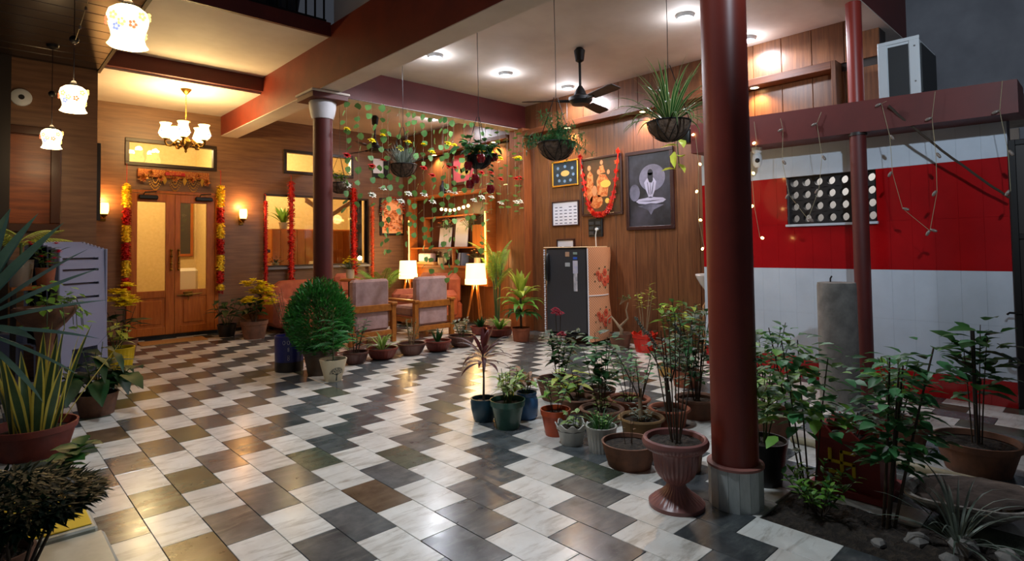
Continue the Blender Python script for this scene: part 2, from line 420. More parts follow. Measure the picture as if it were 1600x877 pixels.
# --- back wall with openings
HOLES = [(1.575, 2.755, -.2, 2.12), (1.56, 2.72, 2.465, 2.83), (3.44, 5.30, .965, 2.15), (3.76, 5.005, 2.515, 2.905)]
def holed(g, x0, x1, z0, z1, y0, y1, holes):
    xs = sorted({x0, x1, *[h[0] for h in holes], *[h[1] for h in holes]}); zs = sorted({z0, z1, *[max(z0, h[2]) for h in holes], *[h[3] for h in holes]})
    for i in range(len(xs)-1):
        for j in range(len(zs)-1):
            a, b = (xs[i]+xs[i+1])/2, (zs[j]+zs[j+1])/2
            if any(h[0] < a < h[1] and h[2] < b < h[3] for h in holes): continue
            g.box(xs[i], xs[i+1], y0, y1, zs[j], zs[j+1])
    return g
struct(holed(G(), .93, 6.30, 0, 3.42, 9.49, 9.64, HOLES).obj('wall_back', M_woodB, smooth=False))
# --- ceilings and beams
sbox('ceiling', (3.03, 6.30, 1.64, 6.11, 3.34, 3.46), M_ceil)
sbox('ceiling_lounge', (3.03, 6.30, 6.34, 9.49, 3.37, 3.46), M_ceil)
sbox('ceiling_balcony', (.92, 2.80, 5.80, 7.80, 3.52, 3.64), M_ceil)
sbox('ceiling_door', (.92, 2.80, 7.80, 9.49, 3.31, 3.50), M_ceil)
sbox('trim_1', (.92, 2.79, 5.76, 5.80, 3.515, 3.665), M_maroon)      # balcony fascia
sbox('trim_2', (.92, 2.79, 7.73, 7.80, 3.335, 3.519), M_maroon)      # drop beam before the door bay
def beam(name, d, m, under, white_x=False):
    o = sbox(name, d, m)
    sbox('beam_underside', (d[0]+.001, d[1]+.004, d[2]+.001, d[3]-.001, d[4]-.008, d[4]), under, parent=o)
    if white_x: sbox('beam_side', (d[1], d[1]+.006, d[2]+.001, d[3]-.001, d[4], d[4]+.36), under, parent=o)
    return o
beam('trim_3', (2.79, 3.03, 1.0, 9.489, 3.015, 3.64), M_orange, M_ceil, True)
beam('trim_4', (3.037, 6.055, 6.11, 6.34, 2.985, 3.42), M_maroon, M_ceil)
beam('trim_5', (3.037, 6.72, 1.41, 1.64, 3.205, 3.72), M_maroon, M_ceil)
sbox('wall_upper', (2.82, 3.02, 1.2, 5.75, 3.64, 5.2), mat('pale_render', (176,172,176), .85))
sbox('wall_balcony', (.4, 2.8, 6.7, 6.8, 3.64, 5.2), M_dark)
# --- planked soffit over the left walk
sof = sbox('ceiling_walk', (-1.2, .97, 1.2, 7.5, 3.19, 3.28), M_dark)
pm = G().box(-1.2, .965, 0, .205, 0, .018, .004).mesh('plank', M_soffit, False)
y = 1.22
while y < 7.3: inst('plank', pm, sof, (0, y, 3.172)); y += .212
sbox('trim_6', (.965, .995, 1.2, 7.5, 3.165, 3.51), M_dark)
# --- left room volume facing the camera
struct(holed(G(), -1.2, .975, 0, 3.19, 7.5, 7.62, [(.063, .65, 1.514, 2.447)]).obj('wall_left', M_woodB, smooth=False))
sbox('wall_left_return', (.845, .975, 7.62, 9.49, 0, 3.3), M_woodB)
sbox('wall_left_back', (-1.2, .80, 7.72, 7.8, 1.2, 2.6), M_dark)
sbox('trim_7', (.976, 1.01, 7.51, 7.59, 1.58, 2.41), M_dark)
sbox('wall_near', (-.7, .27, 7.40, 7.48, 0, 3.18), M_dark)
win4 = struct(G().box(.04,.67,7.46,7.51,1.45,1.535,.006).box(.04,.67,7.46,7.51,2.425,2.51,.006).box(.04,.105,7.46,7.51,1.535,2.425,.006).box(.585,.67,7.46,7.51,1.535,2.425,.006).obj('window_4', mat('dark_teak', (74,38,18), .25, coat=.3), smooth=False))
G().box(.105,.585,7.52,7.55,1.535,2.425).obj('shutter_panel', mat('shutter_wood', (160,80,32), .35, c2=(118,54,22), nscale=4, stretch=(.6,1,6), world=True), win4, smooth=False)
# --- right wall: laminate boards; the striped wall stands in front of it
wr = struct(G().box(6.07,6.25,2.62,9.6,0,3.4).box(6.07,6.25,1.48,2.62,2.2,3.4).obj('wall_right', M_dark, smooth=False))
PW = .292
def board(y0, y1, z0, z1, x=6.05): sbox('wall_panel', (x, x+.019, y0+.002, y1-.002, z0, z1), M_woodR, .003, parent=wr)
y = 3.02-PW
while y < 9.45:
    y1 = min(y+PW, 9.485); board(y, y1, 0, 2.86); y = y1
y = 1.48
while y < 9.45:
    y1 = min(y+PW, 9.485)
    board(y, y1, 2.94, 3.36)
    if y < 2.7: board(y, min(y1, 2.724), 2.3, 2.86)
    y = y1
led = struct(G().box(5.88, 6.06, 1.84, 6.0, 2.862, 2.938, .004).obj('trim_8', mat('ledge_wood', (120,66,36), .4, c2=(92,48,26), nscale=5, stretch=(9,.5,9), world=True), smooth=False))
sbox('ledge_end', (5.88, 6.05, 1.80, 1.84, 2.3, 2.938), M_woodR, .003, parent=led)
sbox('trim_9', (5.88, 6.06, 6.36, 9.47, 2.885, 2.945), MATS['ledge_wood'], .004)
sbox('trim_10', (5.89, 6.06, 6.0, 6.30, 0, 2.985), mat('pilaster_wood', (150,84,42), .4, c2=(118,62,32), nscale=5, stretch=(9,9,.5), world=True), .006)
# --- striped tile wall with the perforated vent
VY0, VY1, VZ0, VZ1 = 1.42, 2.15, 1.40, 1.84
tw = G()
for (a, b, c, d) in ((.57, VY0, 0, 2.28), (VY1, 3.0, 0, 2.28), (VY0, VY1, 0, VZ0), (VY0, VY1, VZ1, 2.28)): tw.box(5.56, 5.72, a, b, c, d)
tw = struct(tw.obj('wall_stripe', mat('stripe_backing', (120,110,110), .9), smooth=False))
ROWS = [(0,.19,M_redtile),(.19,.59,M_whitetile),(.59,.995,M_whitetile),(.995,1.40,M_redtile),(1.40,1.84,M_redtile),(1.84,2.28,M_whitetile)]
NC = 16; DY = (3.0-.57)/NC
for z0, z1, m in ROWS:
    for i in range(NC):
        y0, y1 = .57+i*DY, .57+(i+1)*DY
        if z0 >= 1.39 and z1 < 1.85:
            if y0 >= VY0-.01 and y1 <= VY1+.01: continue
            if y0 < VY0 < y1: y1 = VY0
            if y0 < VY1 < y1: y0 = VY1
        if y1-y0 < .01: continue
        sbox('tile', (5.546, 5.561, y0+.0003, y1-.0003, z0+.0003, z1-.0003), m, .0006, parent=tw)
# vent lattice: a slab with real round holes
vent = G(); ny, nz = 7, 4; cw, ch = (VY1-VY0)/ny, (VZ1-VZ0)/nz; K = 16; R = .036
for i in range(ny):
    for j in range(nz):
        y0, z0 = VY0+i*cw, VZ0+j*ch; cy, cz = y0+cw/2, z0+ch/2
        vs = []; fs = []
        for X in (5.60, 5.67):
            for k in range(K):
                a = 2*pi*k/K; s = 1/max(abs(cos(a))/(cw/2), abs(sin(a))/(ch/2))
                vs.append((X, cy+s*cos(a), cz+s*sin(a)))
            for k in range(K):
                a = 2*pi*k/K; vs.append((X, cy+R*cos(a), cz+R*sin(a)))
        for k in range(K):
            k2 = (k+1)%K
            fs += [(k, k2, K+k2, K+k), (2*K+k2, 2*K+k, 3*K+k, 3*K+k2), (K+k, K+k2, 3*K+k2, 3*K+k)]
        vent.add(vs, fs)
vent.obj('vent_lattice', mat('vent_concrete', (40,38,40), .8), tw, smooth=False)
sbox('vent_sill', (5.52, 5.60, VY0-.01, VY1+.01, VZ0-.022, VZ0), M_whitetile, .003, parent=tw)
sbox('wall_outside', (6.62, 6.7, .6, 2.6, 0, 2.2), mat('whitewash', (230,228,226), .9))
light('outside_lamp', 'POINT', (6.1, 1.9, 2.0), 9, (1, .95, .9), .1)
# --- ledge over the striped wall
lv = [(5.22,.47,2.10),(5.56,.47,2.10),(5.56,2.93,2.135),(5.22,2.93,2.135),(5.22,.47,2.33),(5.56,.47,2.33),(5.56,2.93,2.42),(5.22,2.93,2.42)]
struct(G().add(lv, [(0,3,2,1),(4,5,6,7),(0,1,5,4),(1,2,6,5),(2,3,7,6),(3,0,4,7)]).obj('trim_11', M_maroon, smooth=False))
sbox('ledge_slab', (5.56, 6.6, .47, 3.0, 2.20, 2.29), M_cement); bpy.data.objects['ledge_slab'].name = 'trim_12'
sbox('wall_neighbour', (8.0, 8.2, -3, 2.6, 0, 6.5), mat('grey_render', (150,150,156), .9, c2=(128,128,134), nscale=1.5, world=True))
# --- columns
def column_back():
    t = thing('porch_column', 'maroon round column with white fluted capital beside the rounded thuja', 'column', (2.91, 6.22, 0))
    G().lathe([(.15,0),(.15,.16),(.107,.18),(.107,2.72)], 32).obj('shaft', M_maroon, t)
    G().lathe([(.118,2.715),(.13,2.75),(.147,2.84),(.15,2.9),(.142,2.915)], 32).obj('capital', mat('capital_white', (220,218,222), .6), t)
    G().box(-.21,.21,-.21,.21,2.915,2.975,.004).obj('abacus', M_maroon, t, smooth=False)
    G().box(-.225,.225,-.225,.225,2.975,3.0,.004).obj('cornice', M_ceil, t, smooth=False)
column_back()
t = thing('porch_column', 'thick maroon round column on faceted pale marble base beside the pedestal urn', 'column', (2.65, 1.30, 0))
G().lathe([(.105,.185),(.105,3.0)], 40).obj('shaft', mat('column_paint', (124,44,30), .42, c2=(110,38,27), nscale=3, world=True, bump=.04), t)
n = 16
slab = G().add([(.1235*cos(a), .1235*sin(a), z) for z in (0,.185) for a in (-pi/n+.0, pi/n-.012)] + [(.105*cos(a), .105*sin(a), z) for z in (0,.185) for a in (-pi/n, pi/n-.012)],
     [(0,1,3,2),(5,4,6,7),(2,3,7,6),(1,0,4,5),(0,2,6,4),(3,1,5,7)]).mesh('base_slab', M_stone, False)
for k in range(n): inst('base_slab', slab, t, (0,0,0), (0,0,2*pi*k/n))
G().lathe([(.128,.185),(.128,.196),(.107,.2)], 40).obj('base_ring', mat('ring_pink', (150,96,86), .6), t)
t = thing('pipe_column', 'slim red-brown pipe column rising past the ledge before the striped wall', 'column', (5.28, 1.47, 0))
G().lathe([(.06,0),(.06,2.13)], 24).obj('shaft', M_maroon, t); G().lathe([(.058,2.36),(.058,3.22)], 24).obj('upper_shaft', mat('column_bright', (136,44,34), .4), t)
G().lathe([(.068,2.095),(.068,2.12)], 24).obj('collar', M_dark, t)
# --- doors and windows of the back wall
def pane(parent, x0, x1, z0, z1, y): return G().box(x0, x1, y, y+.006, z0, z1).obj('glass_pane', M_glass, parent, smooth=False)
d1 = struct(G().box(1.575,1.625,9.46,9.56,0,2.115,.004).box(2.705,2.755,9.46,9.56,0,2.115,.004).box(1.575,2.755,9.46,9.56,2.075,2.115,.004).obj('door_1', M_woodDoor, smooth=False))
def leaf(x0, x1, gx0, gx1, hand):
    g = G()
    g.box(x0, gx0, 9.47, 9.515, .05, 2.07, .004).box(gx1, x1, 9.47, 9.515, .05, 2.07, .004)
    for a, b in ((.05,.16),(.58,.68),(1.95,2.07)): g.box(gx0, gx1, 9.47, 9.515, a, b, .004)
    lf = g.obj('door_leaf', M_woodDoor, d1, smooth=False)
    pane(lf, gx0, gx1, .68, 1.95, 9.49)
    G().box(gx0+.0, gx1-.0, 9.485, 9.50, .16, .58).box(gx0+.04, gx1-.04, 9.474, 9.49, .20, .54, .012).obj('door_panel', M_woodDoor, lf, smooth=False)
    hx = x1-.045 if hand else x0+.045
    h = G().tube([(hx,9.44,.98),(hx,9.44,1.26)], .010, 8)
    for z in (.98, 1.07, 1.17, 1.26): h.ball((hx, 9.44, z), .019, 8, 5).tube([(hx,9.44,z),(hx,9.47,z)], .007, 6)
    h.obj('door_handle', M_brass, lf)
    cxm = x0+.2 if hand else x1-.16
    G().box(cxm-.12, cxm+.12, 9.415, 9.465, 1.985, 2.045, .012).tube([(cxm-.06,9.43,2.045),(cxm-.05,9.40,2.08),(cxm+.1,9.45,2.10)], .008, 6).obj('door_closer', M_blackpl, lf, smooth=False)
leaf(1.627, 2.164, 1.70, 2.05, True); leaf(2.168, 2.704, 2.24, 2.59, False)
G().tube([(2.20,9.455,.60),(2.52,9.455,.615)], .009, 8).box(2.28,2.40,9.45,9.47,.58,.65,.004).tube([(2.34,9.44,.60),(2.34,9.44,.52)], .007, 6).obj('door_bolt', M_brass, d1)
sbox('baseboard_back', (.95, 3.2, 9.44, 9.49, 0, .05), mat('black_granite', (28,30,32), .2))
def wframe(name, x0, x1, z0, z1, fw, m=M_frame, mulls=()):
    g = G().box(x0, x1, 9.465, 9.56, z0, z0+fw, .004).box(x0, x1, 9.465, 9.56, z1-fw, z1, .004).box(x0, x0+fw, 9.465, 9.56, z0+fw, z1-fw, .004).box(x1-fw, x1, 9.465, 9.56, z0+fw, z1-fw, .004)
    for mx in mulls: g.box(mx-fw*.5, mx+fw*.5, 9.47, 9.55, z0+fw, z1-fw, .004)
    o = struct(g.obj(name, m, smooth=False))
    xs = [x0+fw] + list(mulls) + [x1-fw]
    for a, b in zip(xs, xs[1:]): pane(o, a, b, z0+fw, z1-fw, 9.52)
    return o
wframe('window_1', 1.55, 2.73, 2.455, 2.84, .05)
wframe('window_2', 3.755, 5.01, 2.51, 2.91, .05)
w3 = wframe('window_3', 3.435, 5.305, .96, 2.155, .032, M_frame, (5.02,))
sbox('window_sill', (3.40, 5.33, 9.40, 9.49, .925, .965), mat('sill_stone', (116,116,120), .3), .004, parent=w3)
G().box(3.47,3.53,9.455,9.475,1.20,1.25,.004).obj('window_latch', M_blackpl, w3, smooth=False)
# --- rooms seen through the glass
sbox('wall_inner_back', (.93, 6.3, 12.0, 12.1, 0, 3.3), M_roomwall)
sbox('wall_inner_partition', (3.1, 3.2, 9.64, 12.0, 0, 3.3), M_roomwall)
sbox('wall_inner_right', (6.2, 6.3, 9.64, 12.0, 0, 3.3), M_roomwall); sbox('wall_inner_left', (.82, .93, 9.64, 12.0, 0, 3.3), M_roomwall)
sbox('ceiling_inner', (.93, 6.3, 9.64, 12.0, 3.3, 3.4), M_roomwall); sbox('floor_inner', (.93, 6.3, 9.5, 12.0, -.1, 0), mat('inner_floor', (120,96,76), .4))
light('room_lamp', 'POINT', (2.0, 10.6, 3.0), 80, (1.0,.78,.45), .15); light('room_lamp_lounge', 'POINT', (4.4, 10.8, 3.0), 95, (1.0,.76,.45), .15)
# ------------------------------------------------------------------ lamps
def led(x, y, z, label, power=62):
    t = thing('ceiling_light', label, 'ceiling light', (x, y, z), 0)
    G().lathe([(.085,0),(.085,-.012),(.072,-.034),(.066,-.034)], 24, cap0=False, cap1=False).obj('housing', M_ac, t)
    G().lathe([(.0665,-.033),(.05,-.036)], 24).obj('diffuser', M_led, t)
    light('led_lamp', 'SPOT', (0,0,-.06), power, WHITE, .06, (0,0,0), 168, .3, t); light('led_glow', 'POINT', (0,0,-.12), power*.09, WHITE, .06, parent=t)
led(3.67, 5.09, 3.34, 'round white LED ceiling light nearest the big beam above the flower curtain')
led(4.70, 5.07, 3.34, 'round white LED ceiling light midway between beam and wall near the cross beam')
led(5.72, 4.97, 3.34, 'round white LED ceiling light against the panelled wall left of the ceiling fan')
led(4.76, 2.70, 3.34, 'round white LED ceiling light above the hanging spider plant')
led(5.78, 2.58, 3.34, 'round white LED ceiling light right of the thick column near the wall panels')
led(5.50, 7.69, 3.37, 'round white LED ceiling light over the lounge behind the flower curtain', 50)
def ledge_spot(y, z, label):
    t = thing('ledge_spotlight', label, 'spotlight', (5.955, y, z))
    G().lathe([(.05,0),(.05,-.006),(.04,-.006)], 20, cap1=False).obj('ring', M_ac, t)
    G().lathe([(.04,-.004),(.02,-.005)], 20).obj('lens', M_spot, t)
    light('spot_lamp', 'SPOT', (0,0,-.02), 34, (1.0,.62,.28), .03, (0, radians(4), 0), 140, .6, t)
ledge_spot(8.31, 2.884, 'warm spotlight in the ledge above the pink-backed picture, deepest in the lounge')
ledge_spot(6.72, 2.884, 'warm spotlight in the lounge ledge just behind the fruit basket')
ledge_spot(5.19, 2.861, 'warm spotlight in the ledge behind the hanging coir basket of asparagus fern')
ledge_spot(3.97, 2.861, 'warm spotlight in the ledge between ceiling fan and hanging spider plant')
ledge_spot(2.60, 2.861, 'warm spotlight in the ledge just right of the thick column')
# chandelier in the door bay
t = thing('chandelier', 'antique brass chandelier with milky glass shades hanging before the double door', 'chandelier', (1.985, 8.16, 3.31))
G().lathe([(.012,-.07),(.03,-.05),(.06,-.012),(.064,0)], 20).obj('ceiling_cup', M_brass, t)
ch = G()
for i in range(13):
    z = -.08 - i*.024; a = 0 if i % 2 else pi/2
    ch.tube([(.008*cos(a)*cos(q), .008*sin(a)*cos(q), z + .017*sin(q)) for q in [2*pi*k/8 for k in range(9)]], .0022, 4)
ch.obj('chain', M_gold, t, kind='stuff')
G().lathe([(.006,-.40),(.05,-.405),(.055,-.42),(.018,-.435),(.022,-.47),(.016,-.52),(.026,-.55),(.02,-.6),(.04,-.64),(.07,-.68),(.066,-.71),(.035,-.745),(.012,-.78),(.016,-.80),(.004,-.82)], 20).obj('stem', M_brass, t)
for az in (177, -111, -39, 33, 105):
    a = radians(az); dx, dy = cos(a), sin(a)
    pts = [(dx*r, dy*r, z) for r, z in ((.05,-.68),(.09,-.66),(.13,-.70),(.17,-.745),(.21,-.74),(.232,-.70),(.225,-.665))]
    arm = G().tube(pts, [.013,.012,.012,.012,.012,.011,.016], 8)
    arm.ball((dx*.13, dy*.13, -.715), .024, 8, 5).lathe([(.012,0),(.035,.012),(.03,.02)], 12, (dx*.225, dy*.225, -.672))
    ao = arm.obj('arm', M_brass, t)
    G().lathe([(.034,0),(.07,.035),(.077,.08),(.058,.135),(.052,.165),(.068,.195)], 20, (dx*.225, dy*.225, -.655), cap0=True, cap1=False).obj('glass_shade', M_shadeglass, ao)
    fl = G()
    for q in range(5): fl.ball((dx*.225+.076*cos(q*1.3), dy*.225+.076*sin(q*1.3), -.59+.02*(q%2)), .012, 6, 4)
    fl.obj('painted_flowers', M_petalprint3, ao, kind='stuff')
    light('shade_lamp', 'POINT', (dx*.225, dy*.225, -.44), 15, GOLD, .05, parent=t)
def sconce(x, y, z, label):
    t = thing('wall_sconce', label, 'wall lamp', (x, y, z))
    G().lathe([(.03,-.13),(.012,-.11),(.03,-.09),(.05,-.075),(.052,-.065)], 16).tube([(0,0,-.11),(0,.07,-.12),(0,.11,-.08)], .012, 8).box(-.035,.035,.10,.118,-.16,-.02,.006).obj('bracket', M_brass, t)
    G().lathe([(.044,-.065),(.055,-.02),(.056,.05),(.05,.085)], 20, cap1=False).obj('glass_shade', M_sconce, t)
    light('sconce_lamp', 'POINT', (0,-.01,.13), 10, AMBER, .04, parent=t)
sconce(3.085, 9.375, 1.80, 'lit glass wall sconce right of the double door')
sconce(1.30, 9.375, 1.82, 'lit glass wall sconce left of the double door, half behind the wall corner')
def pendant(x, y, z, label):
    t = thing('pendant_lamp', label, 'pendant lamp', (x, y, z))
    G().tube([(0,0,.09),(0,0,3.17-z)], .003, 6).obj('cord', M_blackpl, t)
    G().lathe([(.03,.085),(.03,.10),(.012,.125),(.005,.13)], 14).obj('holder', M_iron, t)
    G().ball((0,0,.42),.03,8,5).obj('cord_knob', M_iron, t); G().lathe([(.05,3.172-z),(.045,3.15-z),(.01,3.13-z)],14).obj('ceiling_rose', M_iron, t)
    s = G().lathe([(.028,.09),(.052,.086),(.074,.068),(.082,.042),(.078,.012),(.067,-.025),(.063,-.05),(.069,-.074),(.078,-.088)], 28, mod=lambda j, a: ((1+.03*cos(6*a)) if j >= 7 else 1, 0), cap0=False, cap1=False).obj('glass_shade', M_pendglass, t)
    for m, n, seed in ((M_petalprint, 3, 1), (M_petalprint2, 5, 2), (M_petalprint3, 3, 3)):
        g = G(); rr = random.Random(seed)
        for i in range(n):
            a = rr.uniform(0, 6.28); zz = rr.uniform(-.03,.06); R = .081 if zz > .0 else .073
            for k in range(5):
                b = k*1.2566; g.ball((R*cos(a+.16*cos(b)), R*sin(a+.16*cos(b)), zz+.013*sin(b)), .008, 5, 4)
        g.obj('painted_flowers', m, s, kind='stuff')
    light('pendant_bulb', 'POINT', (0,0,-.11), 3.2, (1.0,.72,.40), .05, parent=t)
    light('pendant_glow', 'POINT', (0,0,.15), 2.5, (1.0,.66,.32), .05, parent=t)
pendant(.504, 3.04, 2.24, 'painted milk-glass pendant lamp nearest the viewer, largest of the three')
pendant(.512, 5.00, 2.305, 'painted milk-glass pendant lamp in the middle of the row of three')
pendant(.535, 6.78, 2.293, 'painted milk-glass pendant lamp farthest back, in front of the shuttered window')
def floor_lamp(x, y, ztop, r, label):
    t = thing('tripod_lamp', label, 'floor lamp', (x, y, 0))
    for k in range(3):
        a = 2*pi*k/3+.5; G().tube([(.17*cos(a), .17*sin(a), 0), (.03*cos(a), .03*sin(a), ztop-.28)], [.014,.017], 8).obj('leg', M_woodChair, t)
    G().lathe([(.04,ztop-.3),(.04,ztop-.26),(.01,ztop-.2)], 12).obj('hub', M_woodChair, t)
    G().lathe([(r,ztop-.31),(r*1.0,ztop-.235),(r*.955,ztop-.23),(r*.87,ztop)], 28, cap0=False, cap1=False).obj('lamp_shade', M_shadewarm, t)
    light('lamp_bulb', 'POINT', (0,0,ztop+.04), 9, (1,.62,.26), .05, parent=t); light('lamp_bulb_low', 'POINT', (0,0,ztop-.35), 5, (1,.62,.26), .05, parent=t)
floor_lamp(5.62, 8.66, 1.02, .165, 'lit tripod lamp with cream shade in the lounge corner below the garlanded picture')
floor_lamp(5.58, 6.75, .99, .165, 'lit tripod lamp with cream shade right of the second armchair')
# ceiling fans
def fan(x, y, z, zc, rz, label, pw=1):
    t = thing('ceiling_fan', label, 'fan', (x, y, z), rz)
    G().lathe([(.015,zc-z-.16),(.045,zc-z-.14),(.06,zc-z-.03),(.03,zc-z)], 16).obj('canopy', M_iron, t)
    G().tube([(0,0,.1),(0,0,zc-z-.1)], .014, 10).obj('down_rod', M_iron, t)
    G().lathe([(.02,-.07),(.09,-.06),(.125,-.02),(.125,.015),(.07,.04),(.045,.1),(.02,.14)], 28).obj('motor', M_iron, t)
    for k in range(3):
        a = 2*pi*k/3
        b = G()
        n = 6; vs = []
        for i in range(n+1):
            r = .20+.42*i/n; hw = .055+.02*i/n - (.02 if i == n else 0)
            for s, zz in ((-1,.012),(1,-.012)):
                for th in (0, -.005): vs.append((r*cos(a)-s*hw*sin(a), r*sin(a)+s*hw*cos(a), zz+th-.015))
        fs = []
        for i in range(n):
            o = 4*i; p = 4*(i+1); fs += [(o, o+2, p+2, p), (o+1, p+1, p+3, o+3), (o, p, p+1, o+1), (o+2, o+3, p+3, p+2)]
        fs += [(0,1,3,2), (4*n, 4*n+2, 4*n+3, 4*n+1)]
        b.add(vs, fs); bo = b.obj('blade', M_iron, t, smooth=False)
        G().tube([(.10*cos(a), .10*sin(a), -.02), (.24*cos(a), .24*sin(a), -.018)], .016, 6).obj('blade_iron', M_iron, bo)
    return t
fan(4.70, 3.91, 2.79, 3.34, radians(-106), 'dark three-blade ceiling fan over the courtyard tiles')
fan(4.70, 8.17, 2.85, 3.37, radians(-22), 'dark ceiling fan in the lounge seen through the flower curtain')
# ------------------------------------------------------------------ lounge furniture
def soft(bm, x0, x1, y0, y1, z0, z1, b=.04): return bm.box(x0, x1, y0, y1, z0, z1, b)
def armchair(x0, y0, label):
    t = thing('armchair', label, 'armchair', (x0, y0, 0), 0, 'teak armchairs with their backs to the courtyard')
    W = .67
    for x in (0, W-.062): G().box(x, x+.062, 0, .065, 0, .49, .005).obj('leg', M_woodChair, t, smooth=False)
    for x in (.03, W-.09): G().box(x, x+.06, .60, .66, 0, .49, .005).obj('leg', M_woodChair, t, smooth=False)
    for x in (-.012, W-.075): G().box(x, x+.088, -.02, .68, .49, .525, .008).obj('armrest', M_woodChair, t, smooth=False)
    G().box(.062, W-.062, .01, .04, .415, .505, .005).obj('back_rail', M_woodChair, t, smooth=False)
    G().box(.062, W-.062, .01, .05, .10, .165, .005).obj('lower_rail', M_woodChair, t, smooth=False)
    for x in (.05, W-.09): G().box(x, x+.04, .06, .62, .20, .27, .004).obj('side_rail', M_woodChair, t, smooth=False)
    bk = soft(G(), .075, W-.075, .045, .19, .165, .835, .03); bk.obj('back_cushion', M_mauve, t)
    soft(G(), .07, W-.07, .19, .66, .28, .42, .03).obj('seat_cushion', M_mauve, t)
    return t
armchair(3.475, 6.68, 'teak armchair with mauve cushions, left one, partly behind the rounded thuja')
armchair(4.405, 6.63, 'teak armchair with mauve cushions, right one, beside the tripod lamp')
def sofa(x0, x1, y0, y1, back, label, z=.76):
    t = thing('sofa', label, 'sofa', ((x0+x1)/2, (y0+y1)/2, 0)); hx, hy = (x1-x0)/2, (y1-y0)/2
    soft(G(), -hx, hx, -hy, hy, .06, .38, .06).obj('base', M_salmon, t)
    for x in (-hx+.1, hx-.1):
        for y in (-hy+.1, hy-.1): G().box(x-.03,x+.03,y-.03,y+.03,0,.08).obj('foot', M_dark, t, smooth=False)
    if back == 'y':
        g = G(); n = 14; vs = []
        for i in range(n+1):
            x = -hx + 2*hx*i/n; e = min(1, (1-abs(2*i/n-1))*3.2); zt = .42 + (z-.42)*sin(e*pi/2)**.7
            for yy, zz in ((hy-.22,.36),(hy-.24,zt-.06),(hy-.16,zt),(hy-.05,zt-.01),(hy,zt-.08),(hy,.3)): vs.append((x, yy, zz))
        fs = [(6*i+j, 6*i+j+1, 6*i+6+j+1, 6*i+6+j) for i in range(n) for j in range(5)] + [tuple(range(6)), tuple(6*n+j for j in range(6))[::-1]]
        g.add(vs, fs).obj('backrest', M_salmon, t, ang=180)
        for s in (-1, 1): soft(G(), s*hx-.11, s*hx+.11, -hy, hy-.1, .1, .54, .07).obj('armrest', M_salmon, t)
        for s in (-1, 1): soft(G(), (-hx+.12 if s < 0 else .01), (-.01 if s < 0 else hx-.12), -hy+.02, hy-.23, .38, .48, .04).obj('seat_cushion', M_salmon, t)
    else:
        soft(G(), hx-.24, hx, -hy, hy, .3, z, .09).obj('backrest', M_salmon, t)
        soft(G(), -hx, hx-.1, -hy-.04, -hy+.18, .1, .56, .08).obj('armrest', M_salmon, t)
        soft(G(), -hx, hx-.1, hy-.18, hy+.04, .1, .56, .08).obj('armrest', M_salmon, t)
        for s in (-1, 1): soft(G(), -hx+.02, hx-.24, (-hy+.19 if s < 0 else .01), (-.01 if s < 0 else hy-.19), .38, .48, .04).obj('seat_cushion', M_salmon, t)
    return t
sofa(3.34, 5.02, 8.48, 9.30, 'y', 'salmon curved-back sofa under the lounge window behind the armchairs')
sofa(5.10, 5.84, 7.36, 8.40, 'x', 'salmon sofa against the wooden wall, end showing beside the right armchair', .82)
for i, (x, y, rz, lab) in enumerate(((4.62, 8.98, .3, 'salmon cushion leaning on the sofa under the lounge window'), (5.55, 7.72, 1.2, 'salmon cushion on the wall-side sofa behind the right armchair'))):
    o = soft(G(), -.21, .21, -.07, .07, 0, .36, .06).obj('cushion', M_salmon); o.location = (x, y, .485); o.rotation_euler = (-.25, 0, rz); tag(o, lab, 'cushion')
t = thing('side_table', 'low dark side table behind the left armchair carrying yellow flowers', 'table', (3.94, 7.56, 0))
G().lathe([(.14,.78),(.15,.79),(.15,.81),(.14,.82)], 24).obj('table_top', M_woodShelf, t); G().lathe([(.03,.02),(.03,.78)], 12).lathe([(.12,0),(.12,.02)], 20).obj('pedestal', M_iron, t)
# ------------------------------------------------------------------ built-in shelf with its things
SX0, SX1 = 5.86, 6.05
t = thing('display_shelf', 'built-in oak display shelf with LED-lit edges behind the flower curtain', 'shelf', (5.9, 7.9, 0))
def part(name, d, m, b=.003): 
    g = G().box(d[0]-5.9, d[1]-5.9, d[2]-7.9, d[3]-7.9, d[4], d[5], b); return g.obj(name, m, t, smooth=False)
part('side_panel', (SX0, SX1, 6.80, 6.84, .62, 2.16), M_woodShelf); part('side_panel', (SX0, SX1, 8.98, 9.02, .62, 2.16), M_woodShelf)
part('shelf_board', (SX0-.03, SX1, 6.84, 8.98, .90, .94), M_woodShelf); part('shelf_board', (SX0+.02, SX1, 6.84, 8.98, 1.225, 1.25), M_woodShelf)
part('shelf_board', (SX0+.06, SX1, 7.2, 8.6, 1.76, 1.785), M_woodShelf); part('top_board', (SX0, SX1, 6.84, 8.98, 2.12, 2.16), M_woodShelf)
part('cabinet_front', (SX0+.03, SX1, 6.84, 8.98, .62, .90), M_woodShelf); part('back_panel', (6.035, 6.049, 6.84, 8.98, .94, 2.12), mat('dark_veneer', (70,38,24), .4))
part('divider', (SX0+.04, SX1, 7.72, 7.76, .94, 1.225), M_woodShelf); part('divider', (SX0+.05, SX1, 8.56, 8.60, 1.25, 1.785), M_woodShelf); part('end_panel', (SX0+.03, SX1-.02, 6.90, 7.20, 1.25, 1.60), M_cab)
part('led_strip', (SX0-.012, SX0, 8.98, 9.00, .95, 1.75), M_strip, 0); part('led_strip', (SX0-.012, SX0, 6.83, 6.85, .95, 1.80), M_strip, 0)
def prop(name, label, cat, g, m, loc, rot=(0,0,0), group=None, sm=False):
    o = g.obj(name, m, smooth=sm); o.location = loc; o.rotation_euler = rot; return tag(o, label, cat, group)
